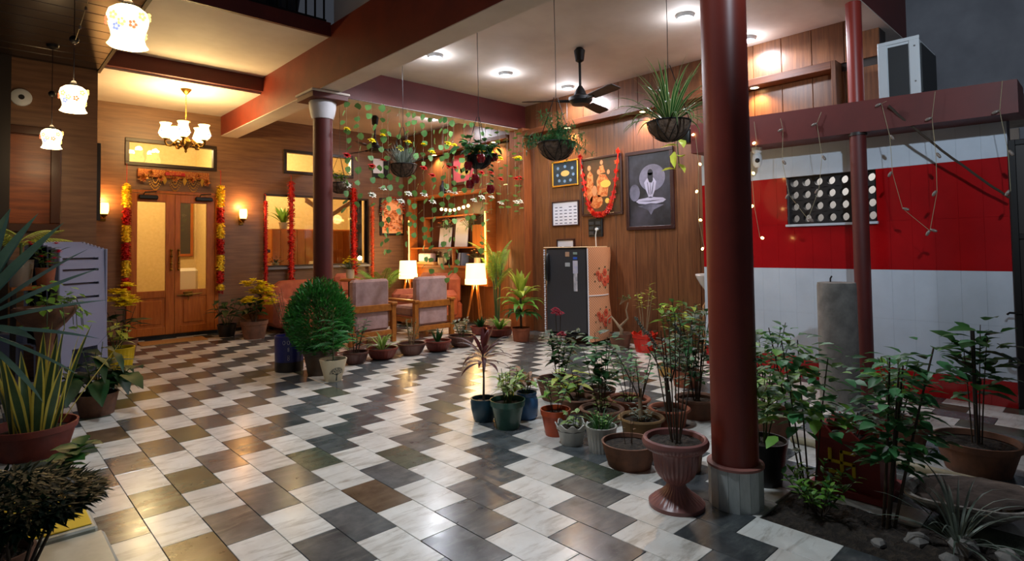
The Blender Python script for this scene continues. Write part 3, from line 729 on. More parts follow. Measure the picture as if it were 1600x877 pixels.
prop('photo_frame', 'smaller pale framed print leaning on the middle shelf', 'picture', G().box(-.008,.008,-.17,.17,0,.34,.003), M_paper, (5.99,8.08,1.251), (0,.12,0))
prop('photo_frame', 'taller pale framed print leaning on the middle shelf, right of the small one', 'picture', G().box(-.008,.008,-.17,.17,0,.50,.003), M_paper, (5.985,7.62,1.251), (0,.1,0))
prop('storage_box', 'pale pink box standing on the lower shelf', 'box', G().box(-.06,.06,-.2,.2,0,.15,.02), mat('pale_pink_box', (226,200,200), .5), (5.95,8.55,.995))
prop('tray', 'light wooden tray under the pale box on the lower shelf', 'tray', G().box(-.08,.08,-.26,.26,0,.055,.01), mat('tray_wood', (206,150,90), .5), (5.95,8.5,.94))
for i, (c, lab) in enumerate((((60,70,120), 'navy book leaning in the lower shelf'), ((180,190,206), 'pale blue book between the two dark books'), ((44,52,84), 'dark blue book at the right end of the leaning row'), ((96,110,150), 'slate blue book nearest the shelf divider'))):
    prop('book', lab, 'book', G().box(-.07,.07,-.014,.014,0,.21,.002), mat('book_%d' % i, c, .6), (5.96, 7.60-.035*i, .942), (.16-.02*i, 0, 0), 'books leaning on the lower shelf')
prop('dark_bottle', 'black bottle standing on top of the wall shelf', 'bottle', G().lathe([(.05,0),(.055,.02),(.055,.14),(.02,.19),(.02,.24)], 14), M_blackpl, (5.96,8.08,2.162), sm=True)
t = thing('globe_string', 'string of small lit globe bulbs hung across the wall shelf', 'string light', (5.82, 7.6, 1.93))
pts = [(0, -.42+.12*i, -.015*(3-abs(i-3.5))) for i in range(8)]
G().tube(pts, .003, 5).obj('wire', M_blackpl, t)
gb = G().ball((0,0,0), .026, 8, 6).mesh('globe_bulb', M_bulbon)
for i, p in enumerate(pts[:7]): inst('globe_bulb', gb, t, (p[0], p[1]+.03, p[2]-.03))
light('globe_light', 'POINT', (-.15, 0, -.05), 5, WARM, .1, parent=t)
def bouquet(name, label, loc, m, n, R, H, seed, leafm=L_green, pot=True):
    t = thing(name, label, 'flowers', loc); r = random.Random(seed)
    if pot: G().lathe([(.05,0),(.06,.05),(.055,.12),(.06,.13)], 14).obj('vase', M_cream, t)
    st = G(); fl = G(); lf = G()
    for i in range(n):
        a = r.uniform(0,6.28); q = R*sqrt(r.random()); top = Vector((q*cos(a), q*sin(a), H*(.7+.3*r.random())*(1.1-.4*(q/R)**2)))
        st.tube([(0,0,.1), top], .003, 4); bloom(fl, top, .028+.014*r.random(), r)
        lf.blade(top*.7, (cos(a), sin(a), .3), (0,0,1), .09, .05, .3, 2)
    st.obj('stems', M_stemg, t, kind='stuff'); fl.obj('blossoms', m, t, kind='stuff'); lf.obj('leaves', leafm, t, kind='stuff'); return t
def bloom(g, c, R, r, k=7):
    for ring, (rr, el) in enumerate(((1, .15), (.75, .7), (.45, 1.2))):
        for i in range(k-ring):
            a = 2*pi*i/(k-ring)+r.random()
            g.blade(c, (cos(a)*cos(el), sin(a)*cos(el), sin(el)), (0,0,1), R*rr, R*.62, .1, 2, .3)
bouquet('dried_flowers', 'dusty pink flower bunch hanging left on the shelf back', (5.93,7.95,1.45), M_peach, 14, .14, .3, 4, L_gray, False)
bouquet('dried_flowers', 'dusty pink flower bunch at the right of the shelf under the globe string', (5.93,7.32,1.45), M_peach, 16, .16, .34, 5, L_light, False)
bouquet('shelf_flowers', 'leafy pale flower bunch on the lower shelf behind the lamp', (5.95,7.15,.942), M_peach, 10, .16, .26, 6)
bouquet('shelf_flowers', 'trailing green bunch beside the pale box on the lower shelf', (5.94,8.12,.942), M_whiteflw, 6, .12, .24, 7)
# ------------------------------------------------------------------ pictures on the wooden wall
def frame_r(name, label, y0, y1, z0, z1, fw, mf, mc, x=6.05, dep=.03):
    t = thing(name, label, 'picture', (x, (y0+y1)/2, (z0+z1)/2)); hy, hz = (y1-y0)/2, (z1-z0)/2
    G().box(-dep,0,-hy,hy,-hz,-hz+fw,.004).box(-dep,0,-hy,hy,hz-fw,hz,.004).box(-dep,0,-hy,-hy+fw,-hz+fw,hz-fw,.004).box(-dep,0,hy-fw,hy,-hz+fw,hz-fw,.004).obj('frame', mf, t, smooth=False)
    G().box(-dep*.5,0,-hy+fw,hy-fw,-hz+fw,hz-fw).obj('print', mc, t, smooth=False)
    return t, hy-fw, hz-fw
def art(t, name, m, polys, hy, hz, lift):
    """flat printed shapes: u runs left to right as seen, v bottom to top"""
    g = G()
    for p in polys: g.add([(-lift, hy-2*hy*u, -hz+2*hz*v) for u, v in p], [tuple(range(len(p)))])
    return g.obj(name, m, t, smooth=False)
def ell(cu, cv, ru, rv, n=20, a0=0, a1=2*pi): return [(cu+ru*cos(a0+(a1-a0)*i/n), cv+rv*sin(a0+(a1-a0)*i/n)) for i in range(n)]
MF_dark = mat('mahogany_frame', (52,26,26), .3, coat=.3)
t, hy, hz = frame_r('framed_drawing', 'large framed grey drawing of a seated meditating figure before a moon', 3.62, 4.30, 1.42, 2.40, .045, MF_dark, mat('charcoal_wash', (24,24,30), .5, c2=(78,76,90), nscale=2.2, contrast=(.42,.8)))
art(t, 'drawn_moon', mat('pencil_light', (104,102,120), .6, c2=(138,136,158), nscale=5), [ell(.57,.66,.31,.185,28)], hy, hz, .0165)
art(t, 'drawn_glow', mat('pencil_mid', (120,118,138), .6, c2=(70,70,84), nscale=4), [ell(.14,.47,.13,.12,14)], hy, hz, .0160)
art(t, 'drawn_body', mat('pencil_pale', (186,182,206), .6), [[(.38,.60),(.45,.655),(.50,.665),(.50,.70),(.56,.70),(.56,.665),(.61,.655),(.67,.60),(.645,.50),(.59,.42),(.575,.385),(.48,.385),(.47,.42),(.415,.50)], [(.17,.345),(.24,.375),(.40,.385),(.53,.40),(.66,.385),(.82,.375),(.89,.345),(.82,.315),(.66,.30),(.53,.31),(.40,.30),(.24,.315)]], hy, hz, .0172)
art(t, 'drawn_reflection', MATS['pencil_mid'], [[(.22,.28),(.53,.30),(.84,.28),(.60,.22),(.53,.15),(.46,.22)]], hy, hz, .0162)
art(t, 'drawn_hair', mat('pencil_dark', (36,34,44), .6), [ell(.53,.735,.062,.045,14), [(.468,.73),(.592,.73),(.595,.62),(.56,.59),(.50,.60),(.465,.66)]], hy, hz, .0178)
art(t, 'drawn_lines', MATS['pencil_dark'], [[(.22,.35),(.53,.345),(.84,.35),(.53,.335)],[(.455,.60),(.465,.60),(.50,.44),(.49,.42)],[(.60,.60),(.61,.60),(.565,.43),(.555,.44)],[(.527,.60),(.535,.60),(.535,.42),(.527,.42)]], hy, hz, .0184)
t, hy, hz = frame_r('framed_painting', 'framed painting of orange-robed figures draped with a red flower garland', 4.36, 5.03, 1.63, 2.41, .03, MF_dark, mat('painting_ground', (58,52,36), .4, c2=(120,70,34), nscale=3.5, contrast=(.3,.8)))
M_robe = mat('painted_robe', (196,88,34), .4, c2=(232,156,90), nscale=22, contrast=(.42,.58)); M_robe2 = mat('painted_skin', (222,150,98), .4)
art(t, 'painted_robe', M_robe, [[(.08,.46),(.12,.72),(.20,.80),(.28,.72),(.30,.42),(.24,.2),(.12,.2)], [(.40,.30),(.38,.60),(.46,.72),(.62,.70),(.72,.58),(.66,.30)], [(.44,.72),(.46,.86),(.56,.88),(.62,.74)], ell(.36,.22,.18,.13,14)], hy, hz, .0165)
art(t, 'painted_face', M_robe2, [ell(.18,.85,.05,.05,12), ell(.44,.76,.045,.05,12), ell(.52,.93,.04,.045,12), ell(.70,.74,.04,.045,12), ell(.32,.42,.07,.10,12)], hy, hz, .0172)
art(t, 'painted_gold', mat('painted_gold', (236,196,84), .4), [ell(.62,.53,.14,.07,14), ell(.66,.22,.06,.05,10)], hy, hz, .0176)
# garland over the painting
t = thing('painting_garland', 'red and orange flower garland looped over the framed painting', 'garland', (6.0, 4.70, 1.62))
r = random.Random(3); G0 = G(); bloom(G0, Vector((0,0,0)), .046, r, 8); bloom(G0, Vector((0,0,.004)), .03, r, 6); bl = [G0.mesh('blossom', m) for m in (M_tinsel, M_orangeflw)]
pts = []
for i in range(37):
    s = -1+2*i/36; yv = -s*.315; yv *= (1-.0*s*s); zz = .02 + .80*abs(s)**3.2; pts.append((0, -yv if False else yv, zz))
G().tube(pts, .008, 5).obj('thread', M_tinsel, t)
for i, p in enumerate(pts): inst('blossom', bl[1 if i % 6 == 5 else 0], t, p, (r.uniform(-.4,.4), -1.4+r.uniform(-.3,.3), r.uniform(0,6)))
t, hy, hz = frame_r('framed_print', 'small dark blue print with a golden bowl in thin gold frame', 5.08, 5.56, 2.07, 2.43, .02, M_gold, mat('night_print', (22,38,48), .4, c2=(38,58,70), nscale=6))
art(t, 'printed_bowl', mat('print_gold', (208,170,96), .5), [ell(.5,.5,.18,.13,18)], hy, hz, .0165)
art(t, 'printed_dots', mat('print_blue', (110,140,170), .5), [ell(u, v, .055, .07, 10) for u, v in ((.2,.75),(.18,.45),(.25,.2),(.5,.8),(.8,.7),(.84,.42),(.72,.18),(.48,.16))], hy, hz, .0168)['kind'] = 'stuff'
t, hy, hz = frame_r('framed_chart', 'white framed chart with five rows of small print below the blue print', 5.085, 5.575, 1.515, 1.865, .016, MF_dark, M_paper)
art(t, 'printed_rows', M_ink, [[(.08+.19*c, .76-.14*q),(.08+.19*c+.11, .76-.14*q),(.08+.19*c+.11, .76-.14*q+.035),(.08+.19*c, .76-.14*q+.035)] for c in range(5) for q in range(6) if not (q == 0 and c == 2)], hy, hz, .0162)['kind'] = 'stuff'
t, hy, hz = frame_r('framed_certificate', 'small framed card half hidden behind the refrigerator top', 5.17, 5.50, 1.10, 1.335, .02, MF_dark, M_paper)
art(t, 'printed_logo', M_ink, [ell(.2,.5,.07,.07,10), [(.4,.5),(.85,.5),(.85,.56),(.4,.56)]], hy, hz, .0162)
t, hy, hz = frame_r('framed_emblem', 'tilted dark-framed picture with pink ground and gilded motif above the shelf', 7.26, 7.92, 2.30, 2.86, .05, MF_dark, mat('pink_ground', (206,90,96), .5), .0+6.05)
art(t, 'gilded_motif', mat('gilt_print', (206,170,84), .4), [ell(.55,.5,.22,.3,16), ell(.5,.8,.1,.1,10), ell(.35,.4,.12,.1,10), ell(.7,.35,.12,.12,10)], hy, hz, .0165)
t = thing('switch_board', 'black wall socket board with plug and cord below the garlanded painting', 'socket', (6.05, 4.80, 1.47))
G().box(-.03,0,-.115,.115,-.12,.12,.006).obj('plate', M_blackpl, t, smooth=False)
for y, z in ((-.055,.06),(.055,.06),(.055,-.005),(-.055,-.005),(.055,-.07)): G().box(-.038,-.028,y-.04,y+.04,z-.022,z+.022,.003).obj('switch', M_charcoal, t, smooth=False)
G().tube([(-.04,-.05,-.02),(-.07,-.05,-.02)], .02, 8).tube([(-.06,-.05,-.02),(-.07,-.04,-.1),(-.05,-.03,-.25),(-.05,-.02,-.42)], .006, 6).obj('plug', M_ac, t)
# garlanded board on the back wall
t = thing('garlanded_picture', 'dark framed picture heaped with orange and peach flowers on the back wall', 'picture', (5.80, 9.49, 1.85))
G().box(-.26,.26,-.03,0,-.36,.34,.006).obj('frame', M_dark, t, smooth=False); G().box(-.22,.22,-.034,-.03,-.32,.30).obj('print', M_peach, t, smooth=False)
g1, g2, g3 = G(), G(), G()
for i in range(150):
    a = r.uniform(-.3, 3.45); q = r.uniform(.2,.3); bloom(g1 if r.random()<.6 else g3, Vector((q*cos(a)*.95, -.05-r.random()*.03, .08+q*sin(a)*.95)), .03, r, 5)
for i in range(90): bloom(g2, Vector((r.uniform(-.2,.2), -.05, r.uniform(-.27,.12))), .032, r, 5)
g1.obj('orange_flowers', M_orangeflw, t, kind='stuff'); g2.obj('peach_flowers', M_peach, t, kind='stuff'); g3.obj('pale_flowers', M_whiteflw, t, kind='stuff')
t = thing('notice_panel', 'small half-white half-black panel high on the back wall behind the curtain', 'panel', (5.565, 9.485, 2.74))
G().box(-.18,.18,-.03,0,-.18,.18,.004).obj('backing', M_blackpl, t, smooth=False); G().box(-.17,.04,-.036,-.03,-.10,.17).obj('white_sheet', M_paper, t, smooth=False)
t = thing('smoke_detector', 'round white detector high on the left wall above the shuttered window', 'detector', (.35, 7.5, 2.79))
G().tube([(0,0,0),(0,-.03,0),(0,-.045,0)], [.085,.085,.06], 20).obj('body', M_ac, t); G().tube([(0,-.045,0),(0,-.05,0)], .025, 12).obj('grille', M_blackpl, t)
# ------------------------------------------------------------------ potted plants
def add_pot(t, kind, rt, rb, h, m, fill=.03, seed=0):
    n = 36; mod = None; w_ = max(.008, rt*.07)
    inner = [(rt-w_, h), (rt-w_*1.2, h-fill)]
    if kind == 'plain': prof = [(rb,0),(rb+(rt-rb)*.5,h*.5),(rt,h)]
    elif kind == 'lip': prof = [(rb,0),(rb+(rt-rb)*.8,h*.78),(rt*1.0,h*.8),(rt*1.03,h)]; inner = [(rt-w_*.4,h),(rt-w_,h-fill)]
    elif kind == 'rolled':
        prof = [(rb,0),(rb+(rt*.84-rb)*.6,h*.55),(rt*.86,h*.84),(rt*.97,h*.86),(rt,h*.93),(rt*.96,h)]; w_ = rt*.2; inner = [(rt-w_*.6,h),(rt-w_,h-.012),(rt-w_*1.05,h-fill)]
    elif kind == 'ribbed':
        prof = [(rb,0),(rb+(rt-rb)*.5,h*.5),(rt*.97,h*.9),(rt,h*.92),(rt*1.02,h)]; n = 72
        mod = lambda j, a: ((1+.022*cos(24*a)) if j < 3 else 1, 0)
    elif kind == 'bowlribbed':
        prof = [(rb*.8,0),(rb*1.05,h*.18),(rt*.93,h*.72),(rt*.98,h*.84),(rt*1.02,h*.88),(rt*1.02,h)]; n = 72
        mod = lambda j, a: ((1+.02*cos(26*a)) if 0 < j < 4 else 1, 0)
    elif kind == 'scallop':
        prof = [(rb,0),(rb*1.03,h*.06),(rb+(rt-rb)*.45,h*.6),(rt*.92,h*.9),(rt,h)]; n = 64
        mod = lambda j, a: (1+(.05 if j in (4,5) else .03)*cos(8*a)*(0 if j < 2 else 1), (.012*cos(8*a) if j in (4,5) else 0))
    elif kind == 'round':
        prof = [(rb*.8,0),(rb*1.05,h*.1),(rt*1.15,h*.5),(rt*1.12,h*.72),(rt*.95,h*.86),(rt*1.02,h*.93),(rt*1.02,h)]
    elif kind == 'tealround':
        prof = [(rb,0),(rb*1.15,h*.12),(rt*.96,h*.5),(rt*1.03,h*.85),(rt,h*.9),(rt,h)]
    np_ = len(prof)
    po = G().lathe(prof+inner, n, mod=mod, cap1=False).obj('pot', m, t)
    g = G(); r = random.Random(seed+5); R = inner[-1][0]; rings = 4; vs = [(0,0,h-fill+.008)]
    for j in range(1, rings+1):
        for k in range(18): vs.append((R*j/rings*cos(2*pi*k/18), R*j/rings*sin(2*pi*k/18), h-fill+(r.uniform(-.006,.01) if j < rings else -.004)))
    fs = [(0,1+k,1+(k+1)%18) for k in range(18)] + [(1+(j-1)*18+k, 1+j*18+k, 1+j*18+(k+1)%18, 1+(j-1)*18+(k+1)%18) for j in range(1,rings) for k in range(18)]
    g.add(vs, fs).obj('soil', M_soil, t)
    return h-fill
TM = {}
def leaf_tm(m, W=.5, droop=.25, n=3, fold=.2, shape=.8, name='leaf'):
    k = (m.name, W, droop, n, fold, shape, name)
    if k not in TM: TM[k] = G().blade((0,0,0),(0,1,0),(0,0,1),1,W,droop,n,fold,shape).mesh(name, m)
    return TM[k]
def put_leaf(t, me, p, d, L, r, name='leaf'):
    d = Vector(d).normalized(); up = Vector((r.uniform(-.25,.25), r.uniform(-.25,.25), 1)); x = d.cross(up)
    if x.length < .05: x = d.orthogonal()
    x.normalize(); z = x.cross(d)
    mm = Matrix(((x.x*L, d.x*L, z.x*L, p[0]), (x.y*L, d.y*L, z.y*L, p[1]), (x.z*L, d.z*L, z.z*L, p[2]), (0,0,0,1)))
    inst(name, me, t, mat=mm)
def leaves(t, lst, m, W=.5, objs=True, seed=0, droop=.25, name='leaf', shape=.8):
    r = random.Random(seed)
    if objs:
        me = leaf_tm(m, W, droop, shape=shape)
        for p, d, L in lst: put_leaf(t, me, p, d, L, r, name)
    else:
        g = G()
        for p, d, L in lst: g.blade(p, d, (r.uniform(-.3,.3), r.uniform(-.3,.3), 1), L, L*W, droop, 2, .2, shape)
        g.obj('foliage', m, t, kind='stuff')
def bush(t, z0, H, spread, ns, nl, L, m, W=.5, objs=True, seed=0, start=.3, ms=None, sr=.005, droop=.25, lean=(0,0), el=(-.1,.7), m2=None, curve=.4, base=.02, scat=0):
    """stems that rise from the soil and carry leaves along their upper part"""
    r = random.Random(seed*7+1); lst = []
    for s in range(ns):
        a = 2*pi*s/ns + r.uniform(-.4,.4); q = spread*(r.uniform(.35,1) if ns > 1 else r.uniform(0,.2)); top = Vector((q*cos(a)+lean[0], q*sin(a)+lean[1], z0+(H-z0)*r.uniform(.78,1)))
        b0 = Vector((base*cos(a), base*sin(a), z0-.01)); mid = b0.lerp(top, .5) + Vector((-cos(a), -sin(a), .3))*spread*.15*curve
        pts = [b0*(1-u)**2 + mid*2*u*(1-u) + top*u*u for u in [i/6 for i in range(7)]]
        G().tube(pts, [sr*(1-.5*i/6) for i in range(7)], 6).obj('stem', ms or M_stem, t)
        k = max(1, nl//ns)
        for i in range(k):
            u = start + (1-start)*(i+r.random()*.6)/k; u = min(u, 1)
            p = b0*(1-u)**2 + mid*2*u*(1-u) + top*u*u; az = i*2.4 + r.uniform(-.5,.5); e = r.uniform(*el)
            d = (cos(az)*cos(e), sin(az)*cos(e), sin(e))
            if scat: p = p + Vector(d)*scat*r.uniform(.1,1)
            lst.append((p, d, L*r.uniform(.7,1.15)))
    if m2:
        leaves(t, lst[::3], m2, W, objs, seed, droop); leaves(t, [q for i, q in enumerate(lst) if i % 3], m, W, objs, seed+1, droop)
    else: leaves(t, lst, m, W, objs, seed, droop)
def straps(t, z0, n, L, W, m, el=(.5,1.4), bend=(1.0,1.9), seed=0, objs=True, edge=None, name='leaf', r0=.015, seg=7, fold=.25, c=(0,0), base=.6):
    r = random.Random(seed+3); g = G()
    mats = [m, edge] if edge else m
    for i in range(n):
        az = i*2.399 + r.uniform(-.3,.3); q = G() if objs else g
        q.strap((c[0]+r0*cos(az), c[1]+r0*sin(az), z0), az, r.uniform(*el), L*r.uniform(.7,1.1), W, r.uniform(*bend), seg, base, fold, 1 if edge else None)
        if objs: q.obj(name, mats, t)
    if not objs: g.obj('foliage', mats, t, kind='stuff')
def frond_mesh(L, m, n=16, W=.34, droop=.5, lw=.016, name='frond'):
    g = G(); pts = []
    for i in range(n+1):
        u = i/n; pts.append(Vector((0, L*u*(1-.15*u*droop), L*(.25*u-.55*droop*u*u))))
    g.tube(pts, [.004*L/.3*(1-.7*i/n)+.0006 for i in range(n+1)], 4)
    for i in range(2, n+1):
        u = i/n; l = L*W*sin(pi*min(1, .12+.86*(1-u)+.02))**.6*(1-.55*u)
        for s in (-1, 1): g.blade(pts[i], (s*.85, .5, -.12), (0,0,1), l, lw, .35, 2, .1, .6)
    return g.mesh(name, m)
def potted(name, label, x, y, kind, rt, rb, h, m, cat='potted plant', group=None, fill=.03, rz=0):
    t = thing(name, label, cat, (x, y, 0), rz, group); t['_z'] = 0
    del t['_z']
    return t, add_pot(t, kind, rt, rb, h, m, fill, int(x*100))
# --- trio of glazed pots in the foreground
t, z = potted('cordyline', 'dark maroon cordyline on a bare stem in a round dark teal pot', 2.67, 3.16, 'tealround', .091, .064, .161, M_tealpot)
G().tube([(0,0,z-.01),(.004,0,.3),(.0,.004,.50)], [.009,.007,.006], 8).obj('stem', M_stem, t)
for (n, zz, L, el, be, sd) in ((9,.47,.24,(.55,1.1),(.7,1.5),1),(8,.45,.22,(.0,.5),(.9,1.7),2),(7,.41,.20,(-.3,.1),(1.0,1.5),3),(4,.50,.21,(1.1,1.4),(.2,.5),4)): straps(t, zz, n, L, .034, L_maroon, el, be, sd, base=.25)
t, z = potted('dumb_cane', 'variegated leafy plant in the tapered glossy green pot', 2.68, 2.92, 'lip', .118, .078, .191, M_greenpot)
bush(t, z, .40, .13, 9, 60, .085, L_var, .36, True, 2, .35, M_stemg, .004, .5, m2=L_lime)
t, z = potted('coleus', 'bronze-leaved plant in the bulging blue glazed pot', 2.92, 2.98, 'round', .073, .074, .189, M_bluepot)
bush(t, z, .36, .10, 6, 30, .10, L_bronze, .45, True, 3, .4, M_stemg, .004, .4, m2=L_light)
t, z = potted('young_shrub', 'young light-green shrub in the bright orange pot', 2.80, 2.59, 'lip', .096, .066, .166, M_orangepot)
bush(t, z, .42, .13, 4, 36, .075, L_light, .5, True, 4, .35, M_stem, .003, .3, m2=L_green)
t, z = potted('seedling', 'small variegated seedling in the chalk-white scalloped pot', 2.74, 2.40, 'scallop', .100, .066, .123, M_whitepot)
bush(t, z, .20, .06, 3, 16, .055, L_var, .55, True, 5, .3, M_stemg, .003, .3)
t, z = potted('grassy_herb', 'bright grassy herb in the white fluted pot', 2.77, 2.19, 'ribbed', .092, .073, .149, M_whitepot)
straps(t, z, 46, .15, .008, L_green, (.6,1.5), (.3,1.6), 6, True, r0=.03, seg=5); bush(t, z, .24, .08, 6, 30, .03, L_light, .4, True, 6, .4, M_stemg, .002)
# --- terracotta cluster
t, z = potted('ixora', 'ixora with pink flower heads in the large dark pot behind the orange pot', 3.48, 3.17, 'plain', .185, .139, .163, M_terradk)
bush(t, z, .58, .20, 6, 110, .10, L_dark, .45, True, 7, .35, M_stem, .005, .35, m2=L_green)
for q, (dx, dy, zz) in enumerate(((-.03,.0,.68),(.05,.02,.665),(-.02,-.05,.515),(.0,.03,.70))):
    G().tube([(dx*.4,dy*.4,.4),(dx,dy,zz)], .003, 5).obj('flower_stalk', M_stem, t)
    g = G(); r = random.Random(q)
    for i in range(34):
        a, e = r.uniform(0,6.28), r.uniform(-.2,1.5); bloom(g, Vector((dx+.032*cos(a)*cos(e), dy+.032*sin(a)*cos(e), zz+.025*sin(e))), .014, r, 4)
    g.obj('flower_head', M_pinkflw, t)
t, z = potted('croton', 'lime and green leaved croton in the wide brown-rimmed pot behind the orange pot', 3.32, 2.85, 'rolled', .139, .11, .10, M_terradk)
bush(t, z, .34, .14, 4, 26, .11, L_lime, .42, True, 8, .3, M_stem, .004, .5, lean=(-.06,.06), m2=L_green)
t, z = potted('hibiscus', 'tall blue-green leaved shrub in a terracotta-rimmed pot in the middle of the cluster', 3.22, 2.54, 'rolled', .158, .125, .10, M_terradk)
bush(t, z, .62, .15, 5, 120, .095, L_rose, .6, True, 9, .4, M_stem, .004, .3, m2=L_dark, scat=.07)
bush(t, z, .20, .12, 8, 40, .035, L_light, .4, True, 10, .3, M_stemg, .002)
t, z = potted('dwarf_pine', 'dark feathery dwarf pine in the plain grey-brown pot', 3.61, 2.87, 'plain', .133, .101, .108, M_terradk)
fm = frond_mesh(.20, L_dark, 12, .3, .9, .012); r = random.Random(5)
for i in range(16): inst('frond', fm, t, (0,0,z+.06+.09*(i%4)/4), (.2+r.uniform(-.2,.2),0,i*2.4), r.uniform(.7,1.1))
G().tube([(0,0,z-.01),(0,0,z+.19)], .004, 6).obj('stem', M_stem, t)
t, z = potted('sparse_rose', 'sparse thorny rose in the rearmost rolled-rim terracotta pot', 3.57, 2.56, 'rolled', .163, .123, .10, M_terra)
bush(t, z, .46, .19, 4, 52, .06, L_rose, .6, True, 11, .45, M_stem, .004, .3); bush(t, z, .14, .09, 5, 14, .05, L_light, .5, True, 12, .2, M_stemg, .002)
t, z = potted('jade_tree', 'thick-stemmed grey-leaved shrub in the mustard rolled-rim pot', 3.17, 2.18, 'rolled', .152, .116, .122, M_mustard)
G().tube([(0,0,z-.01),(.005,.01,.2),(.0,.0,.30)], [.016,.013,.009], 8).obj('trunk', M_stempale, t)
bush(t, .26, .52, .16, 4, 40, .055, L_rose, .55, True, 13, .35, M_stem, .005, .2, m2=L_gray); bush(t, z, .2, .13, 6, 44, .045, L_gray, .4, True, 14, .2, M_stemg, .002)
t, z = potted('stout_shrub', 'stout bare-trunked shrub in the terracotta pot beside the urn', 3.49, 2.17, 'rolled', .142, .105, .119, M_terra)
G().tube([(0,0,z-.01),(-.01,.0,.2),(-.005,.02,.33)], [.024,.018,.013], 8).obj('trunk', M_stem, t)
bush(t, .30, .60, .18, 5, 90, .065, L_dark, .55, True, 15, .35, M_stem, .006, .2, m2=L_rose, scat=.06)
t, z = potted('dark_shrub', 'dense dark shrub in the dark pot just left of the thick column', 3.80, 2.14, 'rolled', .155, .122, .137, M_terradk)
bush(t, z, .80, .16, 9, 190, .085, L_dark, .48, True, 16, .25, M_stem, .005, .3, m2=L_rose, scat=.08)
t, z = potted('dry_bowl', 'wide low brown bowl of lumpy soil with one dry twig', 2.70, 1.94, 'plain', .154, .118, .13, M_terradk, 'plant pot', fill=.022)
bush(t, z, .30, .05, 3, 6, .03, L_bronze, .4, True, 17, .5, M_stem, .0025)
# pedestal urn
t = thing('pedestal_urn', 'mauve fluted pedestal urn with tall twiggy plant left of the thick column', 'potted plant', (2.44, 1.49, 0))
fl = lambda j, a: ((1+.025*cos(30*a)) if 8 <= j <= 12 else (1+.03*cos(30*a)) if 3 <= j <= 5 else (1+.012*cos(60*a)) if 14 <= j <= 16 else 1, 0)
G().lathe([(.128,0),(.129,.018),(.118,.026),(.108,.034),(.078,.055),(.05,.08),(.042,.102),(.048,.108),(.06,.118),(.082,.14),(.096,.17),(.102,.21),(.106,.245),(.112,.258),(.138,.268),(.15,.282),(.153,.298),(.148,.312),(.138,.318),(.13,.312),(.126,.285)], 120, mod=fl, cap1=False).obj('urn', M_urn, t)
g = G(); r = random.Random(8); vs = [(0,0,.30)]
for j in range(1, 7):
    for k in range(24): vs.append((.0215*j*cos(2*pi*k/24), .0215*j*sin(2*pi*k/24), .292+r.uniform(-.008,.008)))
g.add(vs, [(0,1+k,1+(k+1)%24) for k in range(24)] + [(1+(j-1)*24+k, 1+j*24+k, 1+j*24+(k+1)%24, 1+(j-1)*24+(k+1)%24) for j in range(1,6) for k in range(24)]).obj('soil', M_soil, t, ang=180)
bush(t, .29, .92, .15, 7, 46, .04, L_dark, .5, True, 18, .45, M_stem, .0045, .3, curve=.2, m2=L_rose)
for dx, dy, zz, ln in ((-.10,.08,.80,.10),(-.06,.05,.74,.09),(.02,-.03,.80,.06)):
    g = G(); d = Vector((-.45,.4,1)).normalized()
    for i in range(34): 
        a = i*2.4; g.ball((dx+d.x*ln*i/34+.006*cos(a), dy+d.y*ln*i/34+.006*sin(a), zz+d.z*ln*i/34), .004, 5, 3)
    g.obj('seed_head', L_gray, t, kind='stuff')
t, z = potted('empty_bowl', 'dark bowl of dry soil tucked behind the pedestal urn', 2.86, 1.71, 'plain', .118, .10, .14, M_terradk, 'plant pot', fill=.02)
t, z = potted('variegated_ficus', 'variegated leafy ficus in the black pot behind the column base', 2.99, 1.32, 'plain', .125, .09, .217, M_blackpl, fill=.02)
bush(t, z, .58, .12, 8, 110, .065, L_var, .55, True, 19, .3, M_stemg, .004, .3, m2=L_light)
# --- along the wooden wall
t, z = potted('kalanchoe', 'low rosette plants in the ochre two-step planter', 4.82, 2.94, 'lip', .15, .126, .103, mat('ochre_clay', (196,158,84), .7, c2=(166,126,66), nscale=8))
bush(t, z, .23, .10, 8, 50, .05, L_gray, .5, True, 20, .3, M_stemg, .003)
t, z = potted('orchid_tree', 'thin twin-stemmed shrub in the bright red wavy-rimmed pot', 5.70, 3.85, 'scallop', .148, .10, .21, M_redpot, fill=.05)
bush(t, z, .78, .16, 4, 44, .07, L_lime, .45, True, 21, .66, M_stempale, .007, .3, curve=.1, m2=L_bronze)
t, z = potted('desert_rose', 'bonsai-like crooked pale trunk in a terracotta pot left of the red pot', 5.70, 4.19, 'plain', .145, .10, .18, M_terradk)
G().tube([(0,0,z),(.0,-.02,.22),(-.02,.04,.30),(-.01,.12,.37)], [.03,.022,.014,.009], 8).obj('trunk', M_stempale, t)
G().tube([(0,-.0,.26),(.02,-.10,.36),(.0,-.09,.46),(.0,-.12,.55)], [.018,.012,.009,.007], 8).obj('trunk', M_stempale, t)
bush(t, .53, .64, .07, 4, 18, .06, L_green, .45, True, 22, .5, M_stempale, .004, lean=(0,-.12), base=.0); G().tube([(-.01,.12,.37),(-.04,.15,.34),(-.03,.17,.26)], [.009,.008,.006], 6).obj('branch', M_stempale, t)
t, z = potted('fiddle_leaf', 'broad light-green leaved plant in a terracotta pot right of the red pot', 5.78, 3.60, 'lip', .16, .112, .159, M_terra)
bush(t, z, .64, .15, 4, 26, .14, L_light, .5, True, 23, .45, M_stemg, .006, .3, m2=L_lime)
t, z = potted('corner_bush', 'dense mixed bush before the end of the striped wall, under the washbasin', 4.55, 2.66, 'plain', .12, .10, .14, M_terra)
bush(t, z, .76, .20, 9, 120, .10, L_green, .4, True, 24, .3, M_stem, .005, .3, m2=L_lime)
